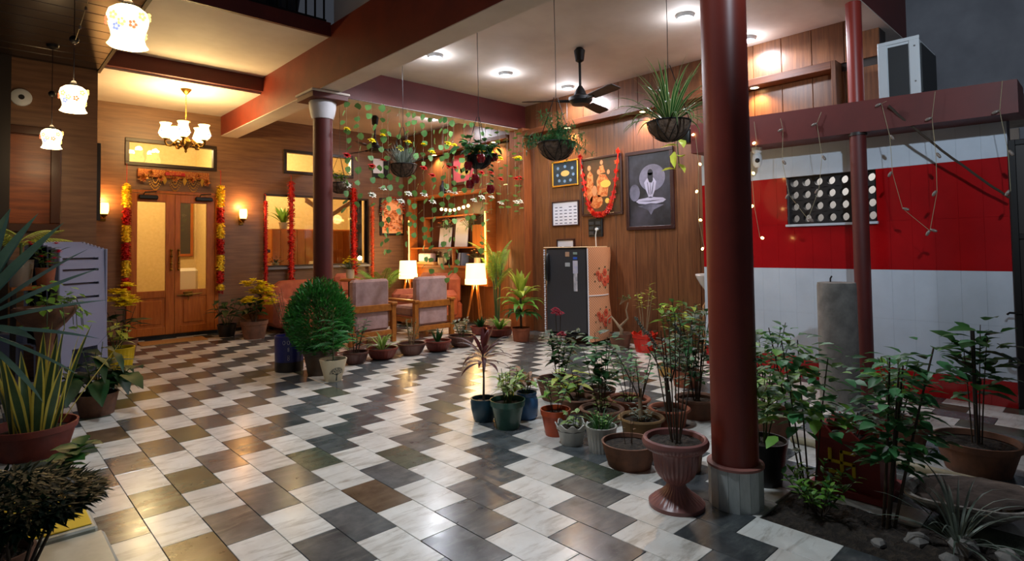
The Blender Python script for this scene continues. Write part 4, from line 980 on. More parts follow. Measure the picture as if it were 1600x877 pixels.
t, z = potted('dracaena', 'dracaena with lime crown and drooping leaves in an orange clay pot beside the refrigerator', 5.28, 5.47, 'lip', .122, .10, .175, M_terra)
G().tube([(0,0,z-.01),(0,0,.62)], .014, 8).obj('stem', M_stem, t)
for (n, zz, L, el, be, m_, sd) in ((7,.62,.34,(1.1,1.45),(.2,.7),L_lime,1),(10,.56,.32,(.6,1.0),(1.2,2.2),L_lime,2),(12,.46,.34,(.2,.7),(1.2,2.0),L_light,3),(12,.36,.32,(.0,.5),(1.2,1.8),L_green,4)): straps(t, zz, n+4, L, .078, m_, el, be, sd, base=.3)
t, z = potted('pineapple_lily', 'spiky green plant in the maroon bowl left of the dracaena', 5.36, 5.98, 'bowlribbed', .19, .15, .115, M_terrared)
straps(t, z, 16, .24, .05, L_light, (.7,1.3), (.6,1.6), 25, base=.4)
t, z = potted('areca_palm', 'tall arching palm in the pale cylindrical pot before the shelf', 5.66, 6.36, 'plain', .20, .19, .16, M_creamfab)
fmp = frond_mesh(.62, L_lime, 22, .30, .55, .016); fmp2 = frond_mesh(.62, L_light, 22, .30, .55, .016); r = random.Random(3)
for i in range(5):
    a = i*1.3; G().tube([(.02*cos(a),.02*sin(a),z),(.05*cos(a),.05*sin(a),.7),(.09*cos(a),.09*sin(a),1.0)], [.012,.01,.007], 7).obj('stem', M_stemg, t)
for i in range(14): inst('frond', fmp if i % 3 == 0 else fmp2, t, (.06*cos(i*2.4), .06*sin(i*2.4), .62+.36*(i%4)/3), (r.uniform(.75,1.3), 0, i*2.4), r.uniform(.65,.95))
t, z = potted('lounge_palm', 'slender palm in the lounge corner left of the lit lamp', 5.15, 8.72, 'plain', .14, .11, .2, M_terradk)
fmq = frond_mesh(.62, L_light, 18, .3, .7, .016)
for i in range(9): inst('frond', fmq, t, (0,0,.42+.05*(i%3)), (r.uniform(.5,1.1),0,i*2.4+.4), r.uniform(.8,1.15))
G().tube([(0,0,z),(0,0,.5)], .016, 8).obj('stem', M_stemg, t)
t, z = potted('small_agave', 'small dark agave in a low bowl right of the second tripod lamp', 5.28, 6.30, 'bowlribbed', .14, .11, .12, M_terrared)
straps(t, z, 18, .17, .035, L_dark, (.7,1.4), (.2,.7), 26, base=.8)
# --- row of ribbed bowls behind which the armchairs stand
BN = 'ribbed brown bowls in a row before the armchairs'
t, z = potted('violet_bowl', 'leafy dark plant in the leftmost ribbed brown bowl of the row', 3.04, 5.72, 'bowlribbed', .135, .10, .13, M_brownpl, group=BN)
bush(t, z, .50, .15, 6, 44, .085, L_dark, .45, True, 27, .3, M_stem, .004, m2=L_rose)
t, z = potted('spider_plant', 'spider plant with pale striped arching leaves in a ribbed red-brown bowl', 3.38, 5.75, 'bowlribbed', .172, .122, .125, M_terrared, group=BN)
straps(t, z, 34, .28, .018, L_light, (.6,1.4), (1.2,2.3), 28, edge=L_var, base=.8)
t, z = potted('twig_bowl', 'small twiggy tree in the middle ribbed brown bowl of the row', 3.75, 5.72, 'bowlribbed', .164, .112, .135, M_brownpl, group=BN)
bush(t, z, .44, .16, 5, 54, .045, L_green, .4, True, 29, .4, M_stempale, .006)
t, z = potted('dark_lily_bowl', 'short dark upright leaves in the fourth ribbed red-brown bowl of the row', 4.10, 5.69, 'bowlribbed', .161, .115, .128, M_terrared, group=BN)
straps(t, z, 11, .18, .035, L_dark, (.9,1.4), (.1,.6), 30, base=.5)
t, z = potted('leafy_bowl', 'bushy grey-green plant in the rightmost ribbed brown bowl of the row', 4.49, 5.72, 'bowlribbed', .168, .12, .138, M_brownpl, group=BN)
bush(t, z, .36, .19, 9, 84, .07, L_gray, .45, True, 31, .25, M_stemg, .003, m2=L_dark)
# --- thuja, pine, blue tin
t, z = potted('thuja', 'rounded dense green thuja in a brown bucket at the foot of the back column', 2.54, 5.51, 'lip', .159, .114, .25, mat('bucket_brown', (84,64,46), .45, c2=(64,50,38), nscale=6))
r = random.Random(9); g = G(); g2 = G()
for i in range(7000):
    u = r.random(); e = math.asin(2*u-1); a = r.uniform(0,6.283); k = r.uniform(.62,1.0)
    rx = .315*(1-.12*max(0,sin(e))); zc = .55; p = Vector((rx*k*cos(e)*cos(a), rx*k*cos(e)*sin(a), zc+.385*k*sin(e)))
    d = Vector((cos(a)*cos(e)*.8, sin(a)*cos(e)*.8, .55+.5*sin(e)))
    (g if i % 3 else g2).blade(p, d + Vector((r.uniform(-.4,.4), r.uniform(-.4,.4), r.uniform(-.3,.3))), (r.uniform(-1,1), r.uniform(-1,1), .4), r.uniform(.035,.065), .016, .3, 2, .1)
g.obj('foliage', L_thuja, t, kind='stuff'); g2.obj('inner_foliage', L_green, t, kind='stuff')
G().tube([(0,0,z-.01),(0,0,.7)], [.02,.01], 8).obj('trunk', M_stem, t)
t, z = potted('norfolk_pine', 'feathery young pine in the cream pot with a drawn tree, in front of the thuja', 2.50, 5.14, 'plain', .127, .075, .204, M_cream)
fmn = frond_mesh(.27, L_thuja, 14, .26, .8, .012); fmn2 = frond_mesh(.27, L_rose, 14, .26, .8, .012)
for i in range(26):
    q = i/26; inst('frond', fmn if i % 3 else fmn2, t, (0,0,z+.1+.30*q), (.35-.2*q+r.uniform(-.15,.15), 0, i*2.4), (1.05-.55*q))
G().tube([(0,0,z-.01),(0,0,.64)], [.006,.003], 6).obj('stem', M_stemg, t)
g = G()      # drawn tree on the pot front, flat dark strokes following the pot
def onpot(u, v):   # u sideways, v up, on the near side
    R = .075+(.127-.075)*v/.204+.0012; a0 = atan2(-5.14, -2.50); a = a0+.35+u/R
    return (R*cos(a), R*sin(a), v)
def stroke(a, b, w0, w1):
    n = 3
    for i in range(n):
        u0, u1 = i/n, (i+1)/n; p = [a[k]+(b[k]-a[k])*u0 for k in (0,1)]; q = [a[k]+(b[k]-a[k])*u1 for k in (0,1)]
        dx, dy = q[0]-p[0], q[1]-p[1]; l = sqrt(dx*dx+dy*dy) or 1; nx, ny = -dy/l, dx/l; wa, wb = w0+(w1-w0)*u0, w0+(w1-w0)*u1
        g.add([onpot(p[0]+nx*wa, p[1]+ny*wa), onpot(p[0]-nx*wa, p[1]-ny*wa), onpot(q[0]-nx*wb, q[1]-ny*wb), onpot(q[0]+nx*wb, q[1]+ny*wb)], [(0,1,2,3)])
stroke((0,.012), (0,.07), .006, .004)
def twig(p, a, l, d):
    q = (p[0]+l*sin(a), p[1]+l*cos(a)); stroke(p, q, .0012+.0008*d, .0008+.0005*d)
    if d > 0:
        for s in (-.5, .05, .5): twig(q, a+s+r.uniform(-.1,.1), l*.72, d-1)
for s in (-1.1,-.55,0,.5,1.05): twig((0,.065), s, .034, 2)
g.obj('drawn_tree', M_charcoal, t, smooth=False, kind='stuff')
t, z = potted('tin_plant', 'wispy grey-green plant growing in the dark blue printed tin', 2.40, 5.92, 'plain', .142, .136, .358, M_bluebin, fill=.04)
G().lathe([(.1385,.0),(.1395,.10)], 40, cap0=False, cap1=False).obj('tin_band', M_blackpl, t)
bush(t, z, .86, .22, 11, 300, .03, L_gray, .4, False, 33, .35, M_stem, .003, m2=L_green)
g = G(); aa = atan2(-5.92, -2.40)
for q, (du, v, s) in enumerate(((-.35,.30,.012),(-.05,.30,.012),(-.05,.24,.006),(-.05,.22,.006),(-.05,.16,.008),(-.05,.135,.008))):
    a = aa+du
    g.tube([(.1435*cos(a+s/.14*cos(b)), .1435*sin(a+s/.14*cos(b)), v+s*1.6*sin(b)) for b in [k*pi/5 for k in range(11)]], .0012, 4)
g.obj('printed_marks', M_paper, t, kind='stuff')
# --- by the double door
t, z = potted('yellow_croton', 'yellow-variegated croton in the ribbed bright yellow pot left of the door', 1.16, 7.45, 'ribbed', .165, .137, .215, M_yellowpot)
bush(t, z, .50, .14, 5, 26, .16, L_lime, .42, True, 34, .35, M_stemg, .006, .5, m2=L_var)
t, z = potted('yellow_mum', 'silk yellow chrysanthemum plant behind the yellow pot, left of the door', 1.30, 7.98, 'plain', .15, .11, .22, M_terradk)
bush(t, z, .62, .2, 5, 14, .26, L_dark, .5, True, 35, .45, M_stem, .006, .4); fl = G(); r = random.Random(12)
for i in range(20): bloom(fl, Vector((r.uniform(-.14,.12), r.uniform(-.16,.06), .74+r.uniform(-.13,.12))), .09, r, 12)
fl.obj('blossoms', M_yelflw, t, kind='stuff')
t, z = potted('chrysanthemum', 'yellow chrysanthemum bunch in a brown pot right of the double door', 2.93, 8.45, 'lip', .18, .135, .25, M_terradk)
bush(t, z, .62, .18, 7, 36, .17, L_dark, .5, True, 36, .3, M_stem, .006, .4, m2=L_green); fl = G()
for i in range(34): bloom(fl, Vector((r.uniform(-.2,.2)+.02, r.uniform(-.2,.06)-.05, .64+r.uniform(-.18,.18))), .095, r, 12)
fl.obj('blossoms', M_yelflw, t, kind='stuff')
t, z = potted('dark_aglaonema', 'dark broad-leaved plant in the shade beside the door right post', 2.72, 8.95, 'plain', .13, .1, .18, M_blackpl)
bush(t, z, .55, .25, 6, 24, .22, L_dark, .45, True, 37, .4, M_stemg, .006, .5)
t = bouquet('yellow_flowers', 'bunch of yellow flowers on the side table behind the left armchair', (3.94,7.56,.82), M_yelflw, 22, .15, .30, 9)
# --- left foreground
t, z = potted('snake_plant', 'yellow-edged snake plant in the big red clay pot at the left edge', .30, 4.62, 'lip', .215, .165, .185, M_terrared, fill=.05)
r = random.Random(2)
for i in range(15):
    az = i*2.4; q = .03+.11*sqrt(i/15)
    G().strap((q*cos(az), q*sin(az), z), az, r.uniform(1.15,1.5), r.uniform(.42,.68), .062, r.uniform(-.05,.25), 8, .75, .3, 1).obj('leaf', [L_snake, L_snakee], t)
G().strap((.12,.0,z), -.25, 1.02, .66, .075, .1, 8, .75, .3, 1).obj('leaf', [L_snake, L_snakee], t)
t, z = potted('yucca', 'blue-green yucca with long stiff sword leaves reaching in from the left edge', -.16, 3.12, 'lip', .17, .13, .24, M_terradk)
t.location.z = .166
G().tube([(0,0,z-.01),(.06,-.04,.5),(.15,-.09,.78)], [.05,.047,.045], 10).obj('trunk', M_stem, t)
YC = Vector((.15,-.09,.784))
tips = [(.183,3.254,1.388),(.262,3.181,1.348),(.333,3.12,1.235),(.374,3.085,1.157),(.40,3.067,1.026),(.382,3.091,.868),(.327,3.15,.719),(.227,3.249,.605),(.102,3.329,1.412)]
dirs = [Vector((a+.02, b-3.03, c-.95)) for a, b, c in tips]
for i in range(16): 
    a = 1.9+i*.21+r.uniform(-.1,.1); e = r.uniform(-.6,1.3); dirs.append(Vector((cos(a)*cos(e), sin(a)*cos(e), sin(e)))*.48)
ym = G().strap((0,0,0), pi/2, 0, 1, .14, .12, 8, .5, .45).mesh('leaf', L_blue)
for i, d in enumerate(dirs): put_leaf(t, ym, YC+d.normalized()*.02, d, d.length*1.02, r)
t, z = potted('dwarf_conifer', 'dark dwarf conifer with bare stems in the left foreground corner', .09, 1.92, 'plain', .12, .1, .2, M_blackpl)
lst = []
for i in range(7):
    a = i*.9; G().tube([(.02*cos(a),.02*sin(a),z),(.03*cos(a),.03*sin(a),.42),(.10*cos(a),.10*sin(a),.58)], [.006,.005,.003], 6).obj('stem', M_stem, t)
g = G()
for i in range(3200):
    a = r.uniform(0,6.283); q = .17*sqrt(r.random()); zz = .60+r.uniform(-.09,.08)*(1.2-q/.15); g.blade((q*cos(a), q*sin(a), zz), (cos(a)+r.uniform(-.7,.7), sin(a)+r.uniform(-.7,.7), r.uniform(-.3,.8)), (0,0,1), r.uniform(.025,.045), .011, .2, 2, .1)
g.obj('foliage', leafmat('leaf_conifer', (10,34,22), (22,52,34)), t, kind='stuff')
t, z = potted('jade_sprig', 'round-leaved green sprig reaching over the tiles behind the dwarf conifer', .08, 2.45, 'plain', .09, .07, .14, M_terradk)
t.location.z = .151
bush(t, z, .34, .12, 8, 90, .055, L_green, .75, True, 40, .35, M_stem, .005, .2, m2=L_dark)
b = [(0,0,z),(.06,.10,.24),(.15,.20,.29),(.22,.28,.33)]; G().tube(b, [.006,.005,.004,.003], 6).obj('branch', M_stem, t)
leaves(t, [((.14+.09*k/17, .18+.10*k/17, .28+.06*k/17), (cos(k*2.4), sin(k*2.4), .35), .085) for k in range(20)], L_green, .75, True, 41)
t, z = potted('philodendron', 'dark split-leaved philodendron on the floor before the plastic chair stack', .72, 5.42, 'plain', .14, .11, .16, M_terradk)
bush(t, z, .36, .28, 7, 28, .24, L_dark, .55, True, 42, .55, M_stemg, .006, .5, el=(-.4,.4)); bush(t, z, .55, .2, 4, 12, .26, L_dark, .3, True, 43, .5, M_stemg, .005, .6)
t = thing('pedestal_planter', 'tall clay pedestal planter with white pebble top and trailing ivy at left', 'potted plant', (.45, 6.02, 0))
G().lathe([(.13,0),(.14,.03),(.09,.06),(.06,.12),(.055,.5),(.075,.6),(.14,.66),(.20,.74),(.215,.79),(.20,.80),(.195,.775)], 32, cap1=False).obj('pedestal', M_terradk, t)
G().lathe([(.197,.775),(.1,.79),(.01,.795)], 24).obj('pebbles', mat('white_pebbles', (226,216,204), .8, c2=(190,176,160), nscale=60, bump=.8), t)
lst = []; r = random.Random(6)
for i in range(9):
    a = -1.6+i*.45; pts = [(.12*cos(a),.12*sin(a),.80),(.2*cos(a),.2*sin(a),.86),(.24*cos(a),.24*sin(a),.76),(.25*cos(a),.25*sin(a),.62)]
    G().tube(pts, .003, 5).obj('vine', M_stemg, t)
    for k in range(7): p = Vector(pts[min(3,k//2)]); lst.append((p+Vector((r.uniform(-.03,.03), r.uniform(-.03,.03), r.uniform(-.04,.04))), (cos(a)+r.uniform(-.6,.6), sin(a)+r.uniform(-.6,.6), r.uniform(-.8,.3)), .07))
for i in range(26): lst.append(((r.uniform(-.1,.16), r.uniform(-.12,.1), .84+r.uniform(0,.16)), (r.uniform(-1,1), r.uniform(-1,1), r.uniform(-.2,.6)), .075))
leaves(t, lst, L_light, .7, True, 44)
# raised stand with flowering pots
t = thing('plant_stand', 'dark wooden stand carrying flower pots beneath the shuttered window', 'plant stand', (.30, 6.22, 0))
G().box(-.06,.24,-.12,.12,.93,.96,.004).obj('top', M_woodShelf, t, smooth=False)
for x in (-.04,.22):
    for y in (-.10,.10): G().box(x-.015,x+.015,y-.015,y+.015,0,.93,.003).obj('leg', M_dark, t, smooth=False)
def standpot(name, label, x, y, z0, rt, rb, h, m):
    t = thing(name, label, 'potted plant', (x, y, z0)); return t, add_pot(t, 'plain', rt, rb, h, m, .02)
t, z = standpot('palm_seedling', 'yellow-green palm seedling in the grey pot on the plant stand', .305, 6.24, .961, .085, .07, .22, mat('grey_pot', (150,140,130), .6))
fmy = frond_mesh(.42, L_lime, 16, .34, .6, .02)
for i in range(9): inst('frond', fmy, t, (0,0,z+.12+.03*(i%3)), (r.uniform(.1,.7),0,-1.9+i*.55), r.uniform(.75,1.05))
G().tube([(0,0,z),(0,0,z+.16)], .01, 7).obj('stem', M_stemg, t)
t, z = standpot('pink_begonia', 'pink flowering begonia in the orange clay pot on the plant stand', .46, 6.18, .961, .07, .055, .15, M_terra)
bush(t, z, .34, .12, 6, 40, .075, L_green, .6, True, 46, .3, M_stemg, .003, m2=L_light); fl = G()
for i in range(12): bloom(fl, Vector((r.uniform(-.12,.1), r.uniform(-.1,.06), .24+r.uniform(-.08,.12))), .035, r, 6)
fl.obj('blossoms', mat('coral_petals', (226,72,60), .6, c2=(220,50,110), nscale=12), t, kind='stuff')
# --- soil bed at right
t = thing('soil_bed', 'open earth bed cut into the marble floor at the lower right', 'flower bed', (2.78, .3, 0))
g = G(); nx, ny = 10, 40; r = random.Random(4); x0, x1, y0, y1 = BED[0]-2.78+.002, BED[1]-2.78-.002, -1.1, BED[2]-.3-.002
vs = [(x0+(x1-x0)*i/nx, y0+(y1-y0)*j/ny, (-.008 if i in (0,nx) or j in (0,ny) else r.uniform(-.006,.022))) for j in range(ny+1) for i in range(nx+1)]
g.add(vs, [(j*(nx+1)+i, j*(nx+1)+i+1, (j+1)*(nx+1)+i+1, (j+1)*(nx+1)+i) for j in range(ny) for i in range(nx)]).obj('earth', M_soil, t, ang=180)
for i, (x, y, s) in enumerate(((.03,.32,.05),(.1,.18,.06),(.12,.05,.045),(-.1,.42,.03),(.02,.02,.05),(-.05,.2,.035))):
    g = G().ball((0,0,0), s, 7, 5, (1.2,.9,.55)); rr = random.Random(i)
    g.v = [tuple(c*(1+rr.uniform(-.18,.18)) for c in v) for v in g.v]; o = g.obj('stone', M_cement, t, (x, y, .012), ang=20)
def bedplant(name, label, x, y, cat='plant'): return thing(name, label, cat, (x, y, .012))
t = bedplant('rose_bush', 'taller rose bush with fine leaves rising just right of the thick column', 2.89, 1.06)
bush(t, .0, .86, .15, 4, 292, .078, L_rose, .64, True, 50, .46, M_stem, .005, .25, lean=(.0,.04), m2=L_light, scat=.18, el=(-.3,.5))
t = bedplant('rose_bush', 'rose bush with dark bare stems in front of the red planter', 2.875, .735)
bush(t, .0, .76, .13, 4, 292, .074, L_rose, .66, True, 51, .36, M_stem, .007, .25, lean=(.10,-.05), m2=L_green, scat=.14, el=(-.3,.5))
t = bedplant('gardenia', 'low bright-green bush with small white flower at the corner of the earth bed', 2.80, .985)
bush(t, .0, .20, .17, 12, 170, .05, L_light, .42, True, 52, .3, M_stem, .003, .3, m2=L_green, el=(0,1)); fl = G(); bloom(fl, Vector((-.03,.08,.26)), .028, random.Random(1), 6); fl.obj('blossom', M_whiteflw, t)
t = bedplant('grass_tuft', 'tuft of long pale narrow leaves at the bottom right of the bed', 2.885, .50)
straps(t, 0, 34, .34, .010, L_gray, (.3,1.4), (.8,1.9), 53, True, r0=.01, base=.7)
t, z = potted('staked_shrub', 'round-leaved shrub tied to a stake in the large terracotta pot by the gate', 3.93, .58, 'lip', .19, .142, .165, M_terradk)
G().tube([(0,0,z-.02),(.0,0,.74)], .010, 7).obj('stake', M_charcoal, t); bush(t, z, .80, .10, 4, 84, .11, L_green, .68, True, 54, .45, M_stem, .004, m2=L_dark, scat=.10)
t, z = potted('shaded_shrub', 'long-leaved shrub in the shaded pot behind the rose bush', 4.06, .98, 'lip', .17, .133, .15, M_terradk)
bush(t, z, .55, .22, 8, 80, .12, L_green, .32, True, 55, .3, M_stemg, .005, m2=L_light)
t, z = potted('red_leaf_shrub', 'leafy shrub in the dark pot behind the taller rose bush', 3.75, 1.62, 'plain', .15, .12, .16, M_terradk)
bush(t, z, .72, .22, 8, 150, .085, L_green, .5, True, 56, .3, M_stem, .005, m2=L_rose, scat=.08)
t = thing('pothos_vine', 'pothos with large leaves hanging over the left end of the red ledge', 'plant', (5.32, 3.02, 2.36))
G().lathe([(.06,-.1),(.08,-.02),(.08,.03),(.07,.03)], 16).obj('pot', M_blackpl, t); G().tube([(0,.02,.02),(-.05,.06,.1),(-.07,.08,-.1),(-.06,.07,-.35)], .005, 6).obj('vine', M_stemg, t)
leaves(t, [((-.05-.02*(k%2), .05+.03*(k%3), .12-.06*k), (-.6+.3*(k%3), .5-.4*(k%4), .2-.5*(k%2)), .16) for k in range(9)], L_lime, .6, True, 57, .4)
t = thing('gate_creeper', 'dark creeper showing beside the gate at the right edge', 'plant', (5.9, .42, 0))
bush(t, .0, 1.6, .12, 5, 70, .1, L_green, .5, True, 58, .6, M_stem, .006)
# ------------------------------------------------------------------ refrigerator with cloth cover
t = thing('refrigerator', 'dark grey single-door refrigerator under a quilted floral cover by the wooden wall', 'refrigerator', (5.39, 5.12, 0), radians(-78))
# local x runs along the door (left to right as seen), local y runs back towards the wall
FW, FD, FZ0, FZ1 = .60, .56, .14, 1.21
G().box(0, FW, .05, FD, FZ0, FZ1, .02).obj('body', M_fridge, t, smooth=False)
dr = G().box(.005, FW-.005, 0, .05, FZ0+.01, FZ1-.005, .018).obj('door', M_fridge, t, smooth=False)
G().tube([(.045,-.004,.80),(.045,-.03,.83),(.045,-.034,.98),(.045,-.03,1.10),(.045,-.004,1.13)], [.018,.024,.026,.024,.018], 8).obj('handle', M_blackpl, dr)
for i, (x, z, w_, h, c) in enumerate(((.33,1.13,.06,.06,(190,150,120)),(.44,1.14,.06,.03,(140,160,150)),(.44,1.08,.06,.03,(50,90,190)),(.33,1.0,.07,.05,(170,176,180)),(.44,.97,.07,.16,(186,186,214)),(.44,.78,.055,.22,(150,156,166)))):
    G().box(x-w_/2, x+w_/2, -.006, .0, z-h/2, z+h/2, .003).obj('sticker', mat('sticker_%d' % i, c, .4, c2=(210,206,214) if i > 3 else None, nscale=18), dr, smooth=False)
G().box(.02,FW-.02,.05,FD-.02,.09,FZ0,.01).obj('stand_frame', M_blackpl, t, smooth=False)
for x in (.04, FW-.04):
    for y in (.07, FD-.06): G().box(x-.02,x+.02,y-.02,y+.02,0,.09,.004).obj('stand_leg', M_blackpl, t, smooth=False)
m = mat('quilt', (226,164,122), .75)
N = m.node_tree.nodes; Lk = m.node_tree.links; tc = N.new('ShaderNodeTexCoord'); b = N['Principled BSDF']
outs = []
for ang in (.8, -.8):
    mp = N.new('ShaderNodeMapping'); mp.inputs['Rotation'].default_value = (ang, 0, 0); Lk.new(tc.outputs['Object'], mp.inputs[0])
    wv = N.new('ShaderNodeTexWave'); wv.bands_direction = 'Z'; wv.inputs['Scale'].default_value = 14; Lk.new(mp.outputs[0], wv.inputs[0])
    r_ = N.new('ShaderNodeValToRGB'); r_.color_ramp.elements[0].position = .78; r_.color_ramp.elements[1].position = .95; Lk.new(wv.outputs[0], r_.inputs[0]); outs.append(r_)
mm = N.new('ShaderNodeMath'); mm.operation = 'MAXIMUM'; Lk.new(outs[0].outputs[0], mm.inputs[0]); Lk.new(outs[1].outputs[0], mm.inputs[1])
mx = N.new('ShaderNodeMix'); mx.data_type = 'RGBA'; mx.inputs[6].default_value = lin((232,172,128)); mx.inputs[7].default_value = lin((176,112,84)); Lk.new(mm.outputs[0], mx.inputs[0]); Lk.new(mx.outputs[2], b.inputs['Base Color'])
# side cloth: bulges outwards towards the back
def cover_x(y, z): 
    u = (y+.02)/(FD+.06); s = (z-.06)/(FZ1-.06)
    return FW+.012 + .13*sin(pi*min(1,max(0,u)))*(.6+.4*sin(s*pi)) + .035*sin(s*7+1)*u
g = G(); ny, nz = 14, 20; vs = []
def yb(z): 
    s = (z-.05)/(FZ1-.05); return FD*(.93+.14*max(0, sin(min(1,s)*pi))**1.3 - .25*max(0,.16-s) - .45*max(0, s-.88))
for k in (0, .006):
    for j in range(nz+1):
        z = .05+(FZ1-.045)*j/nz
        for i in range(ny+1):
            y = -.012+(yb(z)+.02)*i/ny; vs.append((cover_x(y, z)-k, y, z + (.02*(i/ny) if j == 0 else 0)))
n1 = (ny+1)*(nz+1); fs = []
for j in range(nz):
    for i in range(ny):
        a = j*(ny+1)+i; fs += [(a, a+1, a+ny+2, a+ny+1), (n1+a, n1+a+ny+1, n1+a+ny+2, n1+a+1)]
cv = g.add(vs, fs).obj('side_cover', m, t, ang=180)
G().box(-.015, FW+.02, -.012, FD+.02, FZ1+.001, FZ1+.014, .004).obj('top_cover', M_creamfab, t, smooth=False)
g = G()
g.tube([(cover_x(y,z)+.002, y, z) for y, z in [(-.014, .06+.057*i) for i in range(21)]], .008, 6).tube([(cover_x(-.01+.6*i/10, .62)+.003, -.01+.56*i/10, .62) for i in range(11)], .007, 6)
for i in range(36): g.ball((-.008, .0-.004*(i%2), .16+.0292*i), .014, 6, 4)
g.obj('white_piping', M_paper, t, kind='stuff')
g1, g2, g3 = G(), G(), G(); r = random.Random(5)
for zc in (.34, .84):
    for (dy, dz, R) in ((.16,.0,.055),(.24,-.06,.06),(.32,-.03,.055),(.24,.06,.05),(.12,.05,.035)):
        for k in range(6):
            a = k*1.047; y, z = dy+R*.55*cos(a), zc+dz+R*.55*sin(a)
            g1.ball((cover_x(y, z)+.002, y, z), R*.5, 8, 4, (.06,1,1))
        g2.ball((cover_x(dy, zc+dz)+.004, dy, zc+dz), R*.3, 8, 4, (.1,1,1))
    for k in range(9):
        a = k*.7; y, z = .22+.15*cos(a), zc+.13*sin(a); g3.ball((cover_x(y, z)+.002, y, z), .016, 6, 4, (.08,1.4,.8))
g1.obj('printed_roses', mat('rose_print', (216,92,64), .8), cv, kind='stuff'); g2.obj('printed_centres', mat('rose_core', (150,30,28), .8), cv, kind='stuff'); g3.obj('printed_leaves', mat('leaf_print', (92,84,60), .8), cv, kind='stuff')
# ------------------------------------------------------------------ right side
t = thing('washbasin', 'white washbasin fixed to the hidden end of the striped wall', 'sink', (5.885, 2.93, 0)); t.scale = (.7,.7,1)
G().lathe([(.04,.70),(.10,.73),(.17,.80),(.215,.86),(.235,.89),(.232,.905),(.20,.90),(.15,.83),(.05,.79)], 32, (0,.25,0), cap1=True).box(-.16,.16,0,.1,.82,.90,.02).obj('bowl', M_sink, t)
tp = G().tube([(0,.25,.70),(0,.25,.60),(0,.12,.60),(0,.0,.60)], .02, 10).obj('waste_pipe', M_pvc, t)
G().tube([(0,.25,.70),(0,.25,.655)], [.03,.034], 12).obj('red_coupling', M_redpot, tp)
G().tube([(-.04,.36,.06),(-.04,.36,.55),(-.03,.34,.58),(0,.14,.58),(0,.02,.57)], .022, 10).obj('drain_pipe', mat('clay_pipe', (186,140,96), .6), t)
t = thing('air_conditioner', 'white and grey outdoor air-conditioner unit standing on the red ledge', 'air conditioner', (5.40, 1.06, 2.365))
W, D, H = .60, .27, .47
G().box(0, W, 0, D, 0, H, .012).obj('casing', M_ac, t, smooth=False)
G().box(-.004,0,.065,.205,.02,.43).obj('side_panel', M_charcoal, t, smooth=False)
for d in ((-.012,-.0,-.01,.06,0,H-.02), (-.012,-.0,.21,D+.006,0,H-.02)): G().box(*d,.003).obj('corner_post', M_ac, t, smooth=False)
G().box(-.012,0,-.01,D+.006,H-.02,H+.01,.003).obj('top_trim', M_ac, t, smooth=False)
G().box(.05,W-.04,-.012,-.002,.04,H-.04).obj('fan_grille', M_charcoal, t, smooth=False)
for z in (.12, .40): G().tube([(-.013,.022,z),(-.016,.022,z)], .007, 8).obj('screw', M_steel, t)
for x in (.06, W-.1): G().box(x,x+.05,0,D,-.035,0,.003).obj('foot', M_iron, t, smooth=False)
t = thing('cement_post', 'grey round cement post standing before the striped wall left of the pipe column', 'post', (4.75, 1.50, 0))
G().lathe([(.14,0),(.135,.03),(.132,.90),(.128,.925)], 28).obj('post', M_cement, t)
G().tube([(.06,.06,.925),(.06,.06,.95),(.065,.05,.97)], .006, 6).obj('tie_wire', M_iron, t)
# tulsi planter with crenellated rim
M_tul = mat('planter_red', (150,40,34), .5, c2=(128,32,28), nscale=5)
t = thing('tulsi_planter', 'square red masonry planter with pointed rim and yellow holy sign', 'planter', (3.07, .79, 0))
G().box(0,.33,0,.34,0,.035,.004).obj('plinth', M_tul, t, smooth=False)
X0, X1, Y0, Y1, ZT = .03, .30, .03, .31, .265
bd = G(); wt = .025
bd.box(X0,X0+wt,Y0,Y1,.035,ZT).box(X1-wt,X1,Y0,Y1,.035,ZT).box(X0+wt,X1-wt,Y0,Y0+wt,.035,ZT).box(X0+wt,X1-wt,Y1-wt,Y1,.035,ZT)
bd.obj('body', M_tul, t, smooth=False)
G().box(X0+wt,X1-wt,Y0+wt,Y1-wt,.18,.235).obj('soil', M_soil, t, smooth=False)
def crest(fix, along, a0, a1):
    g = G(); th = wt*.8; P_ = [(0,0),(.12,.055),(.30,.0),(.5,.048),(.70,.0),(.88,.055),(1,0)]; vs = []
    for k in (0, th):
        for u, h in P_: 
            p = a0+(a1-a0)*u; vs.append((fix+k, p, ZT+h+.012) if along == 'y' else (p, fix+k, ZT+h+.012))
        for u, h in P_: 
            p = a0+(a1-a0)*u; vs.append((fix+k, p, ZT-.004) if along == 'y' else (p, fix+k, ZT-.004))
    n = len(P_); fs = []
    for i in range(n-1): fs += [(i,i+1,n+i+1,n+i), (2*n+i+1,2*n+i,3*n+i,3*n+i+1), (i+1,i,2*n+i,2*n+i+1)]
    fs += [(0,n,3*n,2*n),(n-1,3*n-1,4*n-1,2*n-1)] if False else [(0,n,3*n,2*n),(n-1,2*n-1,4*n-1,3*n-1)]
    g.add(vs, fs).obj('pointed_rim', mat('rim_red', (176,54,44), .5), t, smooth=False)
crest(X0-.004,'y',Y0,Y1); crest(X1-wt,'y',Y0,Y1); crest(Y0-.004,'x',X0,X1); crest(Y1-wt,'x',X0,X1)
sg = G(); cy, cz, a, w_ = .19, .155, .052, .008      # yellow sign on the face towards the courtyard
def bar(y0, z0, y1, z1): sg.box(X0-.009, X0, min(y0,y1)-w_, max(y0,y1)+w_, min(z0,z1)-w_, max(z0,z1)+w_, .002)
bar(cy, cz-a, cy, cz+a); bar(cy-a, cz, cy+a, cz)
